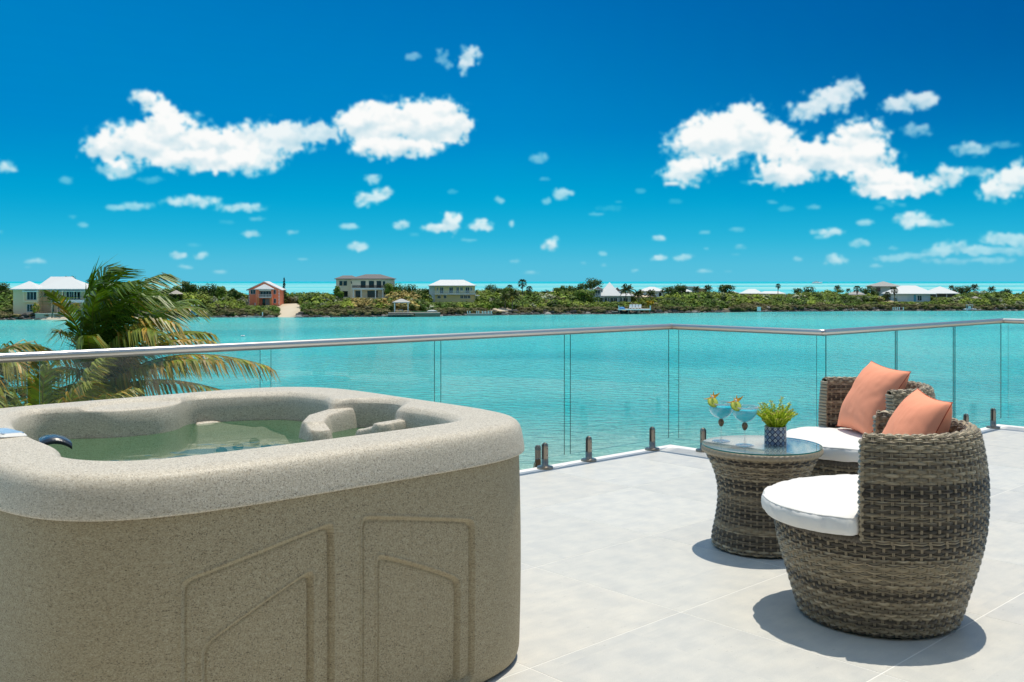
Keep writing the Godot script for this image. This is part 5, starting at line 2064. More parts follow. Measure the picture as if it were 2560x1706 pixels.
	mb.lathe(PackedVector2Array([Vector2(0.155, 2.5), Vector2(0.155, 2.64), Vector2(0.10, 2.72), Vector2(0.0, 2.73)]), 14)
	part("cap", mb, M.black, h)
	mb = MB.new()
	var rp := PackedVector3Array()
	for k in 21:
		var u := k / 20.0
		rp.append(Vector3(0.14 + u * 2.4, 1.75 - u * 1.1 - sin(u * PI) * 0.5, 0.1))
	mb.tube(rp, PackedFloat32Array([0.035]), 6)
	mb.tube(PackedVector3Array([Vector3(-0.15, 1.9, 0.1), Vector3(-0.24, 1.4, 0.12), Vector3(-0.25, 0.7, 0.12), Vector3(-0.2, 0.3, 0.1)]), PackedFloat32Array([0.05, 0.06, 0.06, 0.04]), 6)
	part("rope", mb, mat(0.42, 0.35, 0.25, 0.95), h)


func pale_mast() -> StandardMaterial3D:
	return mat(0.6, 0.6, 0.6, 0.6)


# ---------------------------------------------------------------- vegetation across the lagoon
func leaf_cloud(mb: MB, mid: Vector3, r: Vector3, count: int, leaf: float, col: Color, sd: int, gap := 0.55) -> void:
	# leaf clumps through an uneven crown: lobes of different size, holes between them
	var q := RandomNumberGenerator.new()
	q.seed = sd
	var lobes := []
	var n := 7 + sd % 4
	for k in n:
		var d := Vector3(q.randf_range(-1, 1), q.randf_range(-0.65, 1), q.randf_range(-1, 1))
		d = d.normalized() * q.randf_range(0.35, 0.78)
		lobes.append([d, q.randf_range(0.26, 0.5)])
	for k in count:
		var l: Array = lobes[q.randi_range(0, n - 1)]
		var d := Vector3(q.randf_range(-1, 1), q.randf_range(-1, 1), q.randf_range(-1, 1)).normalized()
		var p: Vector3 = l[0] + d * l[1] * pow(q.randf(), 0.35)
		var nn := (d * 0.8 + p * 0.5 + Vector3(q.randf_range(-0.5, 0.5), q.randf_range(-0.2, 0.7), q.randf_range(-0.5, 0.5))).normalized()
		var sx := nn.cross(Vector3(q.randf_range(-1, 1), q.randf_range(-1, 1), q.randf_range(-1, 1))).normalized()
		var sy := nn.cross(sx)
		var s := leaf * q.randf_range(0.55, 1.25)
		var c := mid + p * r
		var v := q.randf_range(0.5, 1.65)
		mb.tint = Color(col.r * v * q.randf_range(0.85, 1.25), col.g * v, col.b * v)
		mb.quad(c - sx * s, c + sy * s * 0.55, c + sx * s, c - sy * s * 0.55, nn)
	mb.tint = Color.WHITE


func px_of(x: float, d: float) -> float:
	return 1280.0 + x / d * 2452.0


const VIEWS := [
	# stretches of shore kept open before a house: from, to (bearing), how far out, lowest line of sight
	[30.0, 305.0, 290.0, 786.0], [608.0, 708.0, 325.0, 766.0], [690.0, 760.0, 325.0, 792.0], [832.0, 985.0, 322.0, 747.0], [975.0, 1078.0, 300.0, 779.0], [1072.0, 1200.0, 334.0, 757.0],
	[1462.0, 1605.0, 343.0, 756.0], [1600.0, 1665.0, 375.0, 745.0], [1845.0, 1970.0, 420.0, 739.0], [2118.0, 2168.0, 410.0, 741.0], [2188.0, 2232.0, 440.0, 731.0], [2170.0, 2335.0, 374.0, 755.0], [2322.0, 2390.0, 400.0, 745.0],
	[1212.0, 1300.0, 314.0, 778.0], [1540.0, 1605.0, 317.0, 781.0], [440.0, 525.0, 300.0, 788.0], [1800.0, 1830.0, 336.0, 780.0], [2150.0, 2300.0, 362.0, 756.0],
]
const SKYLINE := [[-60.0, 712.0], [0.0, 710.0], [30.0, 714.0], [60.0, 730.0], [330.0, 730.0], [400.0, 724.0], [560.0, 724.0], [610.0, 738.0], [700.0, 734.0], [760.0, 731.0], [840.0, 735.0], [985.0, 724.0], [1070.0, 726.0], [1200.0, 724.0], [1300.0, 727.0], [1385.0, 731.0], [1440.0, 715.0], [1470.0, 728.0], [1660.0, 738.0], [1780.0, 731.0], [1850.0, 734.0], [1960.0, 734.0], [2060.0, 731.0], [2150.0, 737.0], [2240.0, 741.0], [2390.0, 735.0], [2480.0, 732.0], [2560.0, 736.0], [2700.0, 736.0]]


func skyline(px: float) -> float:
	for k in SKYLINE.size() - 1:
		if px < SKYLINE[k + 1][0]:
			return lerpf(SKYLINE[k][1], SKYLINE[k + 1][1], clampf((px - SKYLINE[k][0]) / (SKYLINE[k + 1][0] - SKYLINE[k][0]), 0.0, 1.0))
	return 736.0


func scatter(called: String, mesh: Mesh, where: Array, cols: PackedColorArray, label: String, category: String) -> void:
	var mm := MultiMesh.new()
	mm.transform_format = MultiMesh.TRANSFORM_3D
	mm.use_colors = true
	mm.mesh = mesh
	mm.instance_count = where.size()
	for k in where.size():
		mm.set_instance_transform(k, where[k])
		mm.set_instance_color(k, cols[k])
	var o := MultiMeshInstance3D.new()
	o.multimesh = mm
	o.name = numbered(called)
	add_child(o, true)
	tag(o, label, category, "", "stuff")


func make_vegetation() -> void:
	var r := RandomNumberGenerator.new()
	r.seed = 404
	var green := []
	var green_c := PackedColorArray()
	var dry := []
	var dry_c := PackedColorArray()
	var patch := noise(55, 0.035, 3)
	for k in 15000:
		var x := r.randf_range(-215.0, 275.0)
		var e := 0.8 + pow(r.randf(), 1.35) * 82.0
		var d := shore(x) + e
		var px := px_of(x, d)
		if px < -120.0 or px > 2720.0:
			continue
		var ground := SEA + land(x, d)
		var h := r.randf_range(0.7, 1.5) if e < 8.0 else (r.randf_range(1.1, 2.4) if e < 20.0 else r.randf_range(1.4, 3.6))
		# keep the sky line and the views of the houses
		var top := skyline(px) + (r.randf_range(-5.0, 2.0) if r.randf() < 0.06 else r.randf_range(0.0, 11.0))
		for w in VIEWS:
			if px > w[0] and px < w[1] and d < w[2] + 3.0:
				top = maxf(top, w[3])
		h = minf(h, 1.45 - (top - 704.0) / 2452.0 * d - ground)
		if h < 0.16:
			continue
		var q := patch.get_noise_2d(x, d)
		var wide := h * r.randf_range(0.55, 1.0) + 0.4
		var tr := Transform3D(Basis(Vector3.UP, r.randf() * TAU).scaled(Vector3(wide, h * 0.62, wide)), Vector3(x, ground + h * 0.40, -d))
		var v := r.randf_range(0.7, 1.75)
		if e < 7.0 + q * 8.0 or r.randf() < 0.10:
			dry.append(tr)
			dry_c.append(Color(0.165 * v, 0.145 * v, 0.06 * v) if r.randf() < 0.6 else Color(0.11 * v, 0.135 * v, 0.03 * v))
		else:
			green.append(tr)
			var c := Color(0.080, 0.145, 0.018).lerp(Color(0.27, 0.33, 0.04), clampf(r.randf() * 0.8 + q * 0.9, 0.0, 1.0))
			if r.randf() < 0.14:
				c = Color(0.032, 0.062, 0.014)
			if r.randf() < 0.05:
				c = Color(0.32, 0.34, 0.22)
			if px > 875.0 and px < 1035.0 and e < 30.0 and r.randf() < 0.62:
				c = Color(0.40, 0.31, 0.10)
			green_c.append(Color(c.r * v, c.g * v, c.b * v))
	var mb := MB.new()
	leaf_cloud(mb, Vector3.ZERO, Vector3.ONE * 1.15, 330, 0.20, Color(1, 1, 1), 3)
	scatter("island_scrub", mb.mesh(M.bush), green, green_c, "green coastal scrub covering the island between the houses", "scrub")
	mb = MB.new()
	leaf_cloud(mb, Vector3.ZERO, Vector3.ONE * 1.15, 300, 0.17, Color(1, 1, 1), 6)
	scatter("dry_scrub", mb.mesh(M.bush), dry, dry_c, "low olive and brown scrub along the rocky waterline", "scrub")
	# pale blossoms and bare twigs among the scrub
	var rocks := []
	var rock_c := PackedColorArray()
	for k in 3200:
		var x := r.randf_range(-210.0, 270.0)
		var e := r.randf_range(-1.6, 2.4)
		var d := shore(x) + e
		var px := px_of(x, d)
		if (px > 95.0 and px < 300.0) or (px > 455.0 and px < 525.0) or (px > 690.0 and px < 745.0) or (px > 1815.0 and px < 1900.0 and e < 2.0):
			continue
		var s := r.randf_range(0.22, 0.62) * (1.5 if r.randf() < 0.12 else 1.0)
		rocks.append(Transform3D(Basis(Vector3(r.randf(), 1, r.randf()).normalized(), r.randf() * TAU).scaled(Vector3(s * 1.4, s * 0.75, s)), Vector3(x, SEA + maxf(land(x, d), -0.1) + s * 0.15, -d)))
		var g := r.randf_range(0.035, 0.16) if r.randf() < 0.88 else r.randf_range(0.2, 0.32)
		rock_c.append(Color(g, g * 0.95, g * 0.88))
	mb = MB.new()
	var rows := []
	var kn := noise(8, 0.9, 3)
	for j in 7:
		var row := PackedVector3Array()
		for k in 10:
			var a := TAU * k / 10.0
			var b := lerpf(-PI / 2.0, PI / 2.0, j / 6.0)
			var p := Vector3(cos(a) * cos(b), sin(b), sin(a) * cos(b))
			row.append(p * (1.0 + kn.get_noise_3dv(p) * 0.7))
		rows.append(row)
	mb.grid(rows, true)
	scatter("shore_rocks", mb.mesh(M.rock), rocks, rock_c, "dark weathered rocks along the island waterline", "rocks")

	# trees that stand out of the scrub: x, z, top, foot, width, kind, label
	var trees := [
		[-155.1, -300.0, 1.21, -3.57, 6.1, 0, "dark bush tree at the left edge beyond the cream house"],
		[-150.1, -330.0, 3.1, -0.03, 6.7, 0, "tree rising above the ridge of the cream house roof"],
		[-143.0, -334.0, 2.0, -0.46, 6.0, 1, "tree between the cream house roof peaks, right of the ridge"],
		[-139.5, -285.0, -0.2, -5.87, 5.0, 2, "silvery green tree left of the cream house wall"],
		[-110.2, -318.0, -0.11, -3.87, 5.2, 1, "rounded green tree just right of the palm fronds"],
		[-107.9, -325.0, 1.98, -2.66, 6.9, 0, "tallest round tree between the palm and the coral house"],
		[-99.5, -322.0, 0.53, -3.93, 7.2, 0, "broad dark green tree behind the motor boat"],
		[-93.1, -318.0, -0.24, -4.26, 5.2, 1, "leafy tree left of the coral house, second from it"],
		[-87.8, -312.0, -1.09, -4.40, 4.3, 0, "dark tree touching the left wall of the coral house"],
		[-55.4, -312.0, -0.33, -3.64, 3.1, 1, "small tree before the left wing of the beige house"],
		[-38.5, -318.0, 0.95, -4.26, 5.2, 1, "light green tree at the right corner of the beige house"],
		[-33.1, -322.0, 0.25, -4.85, 8.6, 0, "wide tree midway between the beige and yellow houses"],
		[-28.6, -334.0, -0.4, -4.74, 5.0, 0, "tree touching the left side of the yellow house"],
		[-6.3, -345.0, 0.32, -4.32, 7.0, 0, "spreading dark tree right of the yellow house"],
		[-1.4, -352.0, -0.55, -4.40, 5.0, 1, "lower tree left of the tall fan palm"],
		[6.8, -335.0, -1.69, -4.56, 4.1, 0, "round bush tree under the short fan palm"],
		[17.1, -350.0, -0.55, -4.40, 4.3, 1, "tree beside the small white roof left of the villa"],
		[23.0, -352.0, 0.59, -4.01, 6.3, 0, "tree stepping up left of the tallest dark crown"],
		[31.1, -385.0, 2.55, -2.32, 9.7, 0, "tallest dark tree behind the pyramid roof villa"],
		[25.4, -336.0, -1.01, -6.20, 7.6, 1, "dense green tree in front of the villa, at its left"],
		[60.0, -375.0, -0.69, -4.82, 6.1, 0, "dark tree right of the white cottage"],
		[65.1, -380.0, 0.21, -4.44, 5.6, 0, "taller ragged tree right of the white cottage"],
		[84.0, -385.0, 0.35, -4.20, 6.9, 0, "dark tree left of the long low white roofs"],
		[117.1, -395.0, -0.48, -4.67, 8.1, 0, "large round tree right of the lone fan palm"],
		[128.8, -390.0, -2.0, -5.55, 9.5, 1, "broad low tree left of the low grey house"],
		[155.0, -425.0, -0.6, -5.5, 7.0, 0, "dark tree below the grey pyramid roof"],
		[197.8, -430.0, -0.48, -3.99, 7.7, 0, "round tree right of the white pavilion roof"],
		[187.5, -392.0, -2.4, -6.5, 5.6, 2, "silvery blue palm like bush right of the pavilion"],
		[193.5, -402.0, -2.9, -6.5, 5.0, 2, "silvery blue bush above the thatched umbrella"],
		[206.5, -410.0, -2.0, -5.57, 5.4, 0, "dark tree nearest the right edge"],
	]
	for k in trees.size():
		var t: Array = trees[k]
		tree(k, t)
	# a dark pointed conifer beside the coral house
	var con := thing("conifer", "slim dark conifer standing right of the coral house", "tree", Vector3(-76.0, -6.3, -327.0), 0.0, "trees on the island")
	mb = MB.new()
	mb.tube(PackedVector3Array([Vector3(0, -0.6, 0), Vector3(0, 9.3, 0)]), PackedFloat32Array([0.18, 0.03]), 6)
	part("trunk", mb, M.bark, con)
	mb = MB.new()
	for k in 15:
		var u := k / 14.0
		var y := 1.4 + u * 7.4
		var rr := lerpf(1.55, 0.25, pow(u, 0.8)) * r.randf_range(0.8, 1.15)
		leaf_cloud(mb, Vector3(0, y, 0), Vector3(rr, 0.34, rr), 70, 0.2, Color(0.020, 0.035, 0.014), 200 + k)
	part("crown", mb, M.bush, con)
	# round bright bush on the sand
	var bs := thing("round_bush", "round bright green bush on the pale sand left of the two leaning palms", "bush", Vector3(-5.9, -7.3, -311.0))
	mb = MB.new()
	leaf_cloud(mb, Vector3(0, 0.8, 0), Vector3(2.2, 1.4, 2.0), 500, 0.26, Color(0.06, 0.13, 0.012), 12)
	part("foliage", mb, M.bush, bs)
	bs = thing("yellow_bush", "golden yellow bush below the rightmost villa palm", "bush", Vector3(46.0, -6.6, -326.0))
	mb = MB.new()
	leaf_cloud(mb, Vector3(0, 0.8, 0), Vector3(1.5, 1.0, 1.2), 300, 0.24, Color(0.42, 0.30, 0.02), 14)
	part("foliage", mb, M.bush, bs)
	bs = thing("bougainvillea", "yellow green climbing bush under the palm before the cream house", "bush", Vector3(-131.6, -7.2, -270.5))
	mb = MB.new()
	leaf_cloud(mb, Vector3(0, 1.6, 0), Vector3(1.3, 2.0, 1.0), 420, 0.24, Color(0.30, 0.26, 0.03), 15)
	part("foliage", mb, M.bush, bs)

	# palms: x, z, top, foot, crown width, kind, label
	var palms := [
		[3.7, -350.0, 2.16, -3.40, 3.4, "fan", "tallest fan palm standing out against the pale sea"],
		[6.2, -352.0, -0.27, -3.43, 2.6, "fan", "short fan palm just right of the tallest one"],
		[-0.8, -356.0, 0.2, -3.6, 2.6, "fan", "fan palm just left of the tallest one"],
		[11.8, -350.0, -1.83, -3.97, 2.8, "feather", "tiny feathery palm in the gap before the pale sea"],
		[39.1, -335.0, 0.90, -5.9, 6.0, "feather", "tallest coconut palm in front of the pyramid roof villa"],
		[43.0, -334.0, -1.00, -6.2, 5.4, "feather", "middle coconut palm right of the pyramid roof villa"],
		[47.0, -333.0, -0.99, -6.5, 5.0, "feather", "rightmost coconut palm of the villa, by the outbuilding"],
		[72.2, -385.0, -0.12, -3.6, 4.3, "feather", "windblown palm right of the pale green house"],
		[77.8, -390.0, 0.34, -3.6, 4.8, "feather", "second windblown palm right of the pale green house"],
		[0.3, -314.0, -0.86, -7.7, 5.6, "feather", "larger of the two palms on the sand, at their right"],
		[-2.3, -315.5, -1.64, -7.5, 4.6, "feather", "shaggy palm with dark skirt on the sand, at the left"],
		[108.6, -400.0, 0.47, -3.61, 2.2, "fan", "lone slim fan palm before the long low white roof"],
		[131.0, -395.0, 0.16, -4.2, 3.6, "feather", "feathery palm left of the low grey house"],
		[137.3, -390.0, -0.30, -4.8, 3.1, "fan", "fan palm before the low grey house"],
		[137.8, -402.0, -1.2, -4.9, 2.6, "feather", "small palm behind the fan palm at the low grey house"],
		[142.8, -366.0, -0.79, -6.8, 2.8, "fan", "taller slim palm before the white villa"],
		[140.2, -366.0, -2.43, -6.8, 2.5, "fan", "shorter slim palm before the white villa"],
		[179.8, -392.0, -1.23, -5.4, 2.4, "fan", "bent thin palm in front of the pavilion roof"],
		[192.6, -430.0, 0.05, -4.0, 3.2, "feather", "dark palm left of the round tree at the right"],
		[202.7, -430.0, 0.57, -4.0, 4.8, "feather", "palm bent over by wind right of the round tree"],
		[207.8, -425.0, -0.28, -4.8, 4.4, "feather", "palm with drooping fronds near the right edge"],
		[205.1, -392.0, -2.14, -6.4, 3.4, "feather", "palm cut by the right edge of the picture"],
		[-124.6, -266.5, -1.01, -7.2, 3.9, "feather", "green palm growing against the cream house"],
		[-118.9, -267.0, -4.2, -7.0, 2.9, "feather", "short yellowish palm on the cream house terrace"],
		[184.0, -380.0, -4.2, -8.0, 3.6, "feather", "orange tinged palm bush under the thatched umbrella"],
	]
	for k in palms.size():
		far_palm(k, palms[k])


func tree(k: int, t: Array) -> void:
	var kinds := [Color(0.052, 0.095, 0.016), Color(0.11, 0.18, 0.022), Color(0.30, 0.35, 0.28)]
	var foot: float = t[3] - 1.5
	var high: float = t[2] - foot
	var o := thing("tree", t[6], "tree", Vector3(t[0], foot, t[1]), 0.0, "trees on the island")
	var mb := MB.new()
	var ch: float = minf(high * 0.78, t[4] * 0.95)
	mb.tube(PackedVector3Array([Vector3(0, -0.5, 0), Vector3(0.1, high * 0.35, 0), Vector3(-0.1, high * 0.7, 0.1)]), PackedFloat32Array([0.24, 0.18, 0.08]), 6)
	for j in 4:
		var a := j * 1.7 + k
		mb.tube(PackedVector3Array([Vector3(0.05, high * 0.35, 0), Vector3(cos(a) * t[4] * 0.2, high * 0.58, sin(a) * t[4] * 0.2), Vector3(cos(a) * t[4] * 0.34, high * 0.72, sin(a) * t[4] * 0.34)]), PackedFloat32Array([0.12, 0.08, 0.03]), 5)
	part("trunk", mb, M.bark, o)
	mb = MB.new()
	leaf_cloud(mb, Vector3(0, high - ch * 0.52, 0), Vector3(t[4] * 0.70, ch * 0.68, t[4] * 0.6), 1300, 0.31, kinds[t[5]], 60 + k * 3)
	leaf_cloud(mb, Vector3(t[4] * 0.1, high - ch * 0.8, 0.5), Vector3(t[4] * 0.62, ch * 0.46, t[4] * 0.5), 500, 0.30, kinds[t[5]] * 1.15, 61 + k * 3)
	part("crown", mb, M.bush, o)


func far_palm(k: int, t: Array) -> void:
	var fan: bool = t[5] == "fan"
	var r := RandomNumberGenerator.new()
	r.seed = 900 + k
	var foot: float = t[3] - 0.8
	var o := thing("fan_palm" if fan else "coconut_palm", t[6], "palm", Vector3(t[0], foot, t[1]), 0.0, "palms on the island")
	var rad: float = t[4] * 0.56
	var cy: float = t[2] - foot - rad * (0.75 if fan else 0.55)
	var lean := r.randf_range(-0.6, 0.6) if not fan else r.randf_range(-0.1, 0.1)
	var mb := MB.new()
	mb.tube(PackedVector3Array([Vector3(lean * 1.2, -0.5, 0), Vector3(lean * 0.6, cy * 0.4, 0), Vector3(0, cy, 0)]), PackedFloat32Array([0.19, 0.14, 0.12]), 7)
	part("trunk", mb, M.bark, o)
	var n := 26 if fan else 20
	mb = MB.new()
	var skirt := MB.new()
	for j in n:
		var a := j * 2.399963 + k
		var u := (j + 0.5) / n
		if fan:
			# short stalk, round fan blade
			var el := lerpf(1.35, -0.75, u)
			var d := Vector3(cos(a) * cos(el), sin(el), sin(a) * cos(el))
			var hub := Vector3(0, cy, 0) + d * rad * 0.55
			var side := d.cross(Vector3.UP).normalized()
			var v := r.randf_range(0.7, 1.3)
			mb.tint = Color(0.045 * v, 0.068 * v, 0.016 * v)
			for q in 7:
				var b := (q - 3) * 0.42
				var w := (d * cos(b) + side * sin(b)).normalized()
				var tip := hub + w * rad * 0.5 + Vector3.DOWN * rad * 0.12
				var across := w.cross(Vector3(r.randf_range(-1, 1), 1, r.randf_range(-1, 1))).normalized() * rad * 0.07
				mb.quad(hub, hub + w * rad * 0.25 + across, tip, hub + w * rad * 0.25 - across)
			mb.tube(PackedVector3Array([Vector3(0, cy, 0), hub]), PackedFloat32Array([0.03]), 4, false)
		else:
			var el := lerpf(1.25, -0.55, u)
			var d := Vector3(cos(a) * cos(el), sin(el), sin(a) * cos(el) * 0.8)
			# the trade wind pushes the fronds to the right
			var wind := Vector3(0.55, -0.1, 0)
			var old := 1.0 if u > 0.9 and r.randf() < 0.6 else 0.0
			var v := r.randf_range(0.7, 1.35)
			mb.tint = Color(0.048 * v, 0.066 * v, 0.012 * v).lerp(Color(0.36, 0.19, 0.03), old * 0.8)
			if t[6].begins_with("short yellowish") or t[6].begins_with("orange"):
				mb.tint = Color(0.30 * v, 0.22 * v, 0.03 * v)
			var pts := []
			for q in 7:
				var s := q / 6.0
				pts.append(Vector3(0, cy, 0) + d * rad * 1.1 * s + wind * rad * 0.35 * s * s + Vector3.DOWN * rad * 0.55 * s * s * (0.6 + cos(el) * 0.6))
			for q in 6:
				var dd: Vector3 = (pts[q + 1] - pts[q]).normalized()
				var side := dd.cross(Vector3.UP).normalized()
				for m in 3:
					var p0: Vector3 = (pts[q] as Vector3).lerp(pts[q + 1], m / 3.0)
					var ln: float = rad * 0.30 * sin(PI * clampf((q + m / 3.0) / 6.0 + 0.16, 0.0, 1.0))
					for w in [-1.0, 1.0]:
						var tip: Vector3 = p0 + (side * w * 0.8 + dd * 0.7 + Vector3.DOWN * 0.65) * ln
						mb.quad(p0 - dd * rad * 0.03, p0.lerp(tip, 0.5) - dd * rad * 0.025, tip, p0.lerp(tip, 0.5) + dd * rad * 0.04)
	part("crown", mb, M.bush, o)
	if fan or t[6].begins_with("shaggy"):
		skirt.tint = Color(0.12, 0.085, 0.05)
		leaf_cloud(skirt, Vector3(0, cy - rad * 0.7, 0), Vector3(rad * 0.4, rad * 0.7, rad * 0.4), 90, 0.2, Color(0.10, 0.075, 0.045), 30 + k)
		part("dead_leaf_skirt", skirt, M.bush, o)


# ---------------------------------------------------------------- the palms just below the terrace
func frond(parent: Node3D, spine: Array, leaflet: float, lay: Vector3, age: float, sd: int) -> void:
	# spine: four points; leaflets on both sides swept towards lay
	var r := RandomNumberGenerator.new()
	r.seed = sd
	var pts := PackedVector3Array()
	var n := 60
	var p: Array = spine
	for k in n + 1:
		var u := float(k) / n
		var a := (p[0] as Vector3).lerp(p[1], u)
		var b := (p[1] as Vector3).lerp(p[2], u)
		var c := (p[2] as Vector3).lerp(p[3], u)
		pts.append(a.lerp(b, u).lerp(b.lerp(c, u), u))
	var mb := MB.new()
	mb.tint = Color(0.20, 0.20, 0.05).lerp(Color(0.34, 0.20, 0.06), age)
	var rad := PackedFloat32Array()
	for k in n + 1:
		rad.append(lerpf(0.026, 0.004, float(k) / n))
	mb.tube(pts, rad, 5, false)
	var long := 0.0
	for k in n:
		long += pts[k].distance_to(pts[k + 1])
	var count := int(long / 0.044)
	for j in count:
		var u := 0.10 + 0.90 * (j + r.randf() * 0.5) / count
		var x := minf(u, 0.999) * n
		var i := int(x)
		var at := pts[i].lerp(pts[i + 1], x - i)
		var d := (pts[i + 1] - pts[i]).normalized()
		var side := d.cross(Vector3.UP)
		if side.length() < 0.25:
			side = d.cross(Vector3(0.3, 0.4, 1.0))
		side = side.normalized()
		var top := side.cross(d).normalized()
		var ln := leaflet * 1.25 * (0.5 + 0.7 * sin(PI * clampf(u * 0.72 + 0.14, 0.0, 1.0))) * r.randf_range(0.82, 1.1)
		if u > 0.9:
			ln *= 1.0 - (u - 0.9) * 3.0
		for w in [-1.0, 1.0]:
			var out: Vector3 = (side * w * 0.62 + d * (0.55 + u * 0.35) + top * r.randf_range(0.0, 0.25) + Vector3(r.randf_range(-0.1, 0.1), r.randf_range(-0.1, 0.1), r.randf_range(-0.1, 0.1))).normalized()
			out = (out + lay * r.randf_range(0.25, 0.5)).normalized()
			var bend: Vector3 = (out + lay * r.randf_range(1.0, 1.8)).normalized()
			var m1: Vector3 = at + out * ln * 0.45
			var tip: Vector3 = m1 + bend * ln * 0.60
			var wd := d.cross(out).cross(out).normalized() * r.randf_range(0.018, 0.027)
			var fold := top * 0.006
			var shade := r.randf_range(0.55, 1.5)
			var young := Color(0.085, 0.165, 0.018)
			var yel := Color(0.46, 0.46, 0.045)
			var col := young.lerp(yel, clampf(age * 0.75 + r.randf() * 0.16 - 0.08 + (u - 0.5) * 0.15, 0.0, 1.0))
			if r.randf() < age * 0.55 * (0.4 + u):
				col = col.lerp(Color(0.55, 0.28, 0.04), 0.75)
			var tipc := col.lerp(Color(0.40, 0.26, 0.06), clampf(age * 0.9 - 0.05, 0.0, 0.8))
			mb.tint = Color(col.r * shade, col.g * shade, col.b * shade)
			mb.quad(at - wd * 0.6, at + wd * 0.6, m1 + wd + fold, m1 - wd + fold)
			mb.tint = Color(tipc.r * shade, tipc.g * shade, tipc.b * shade)
			mb.quad(m1 - wd + fold, m1 + wd + fold, tip + wd * 0.12, tip - wd * 0.12)
	part("frond", mb, M.palm_leaf, parent)


func palm_trunk(parent: Node3D, foot: Vector3, mid: Vector3) -> void:
	var mb := MB.new()
	var path := PackedVector3Array()
	var rad := PackedFloat32Array()
	for k in 61:
		var u := k / 60.0
		path.append(foot.lerp(mid, u).lerp(mid.lerp(Vector3.ZERO, u), u))
		rad.append(lerpf(0.19, 0.13, u) * (1.06 if k % 2 else 1.0) + 0.09 * exp(-u * 14.0))
	mb.tube(path, rad, 12)
	part("trunk", mb, M.bark, parent)


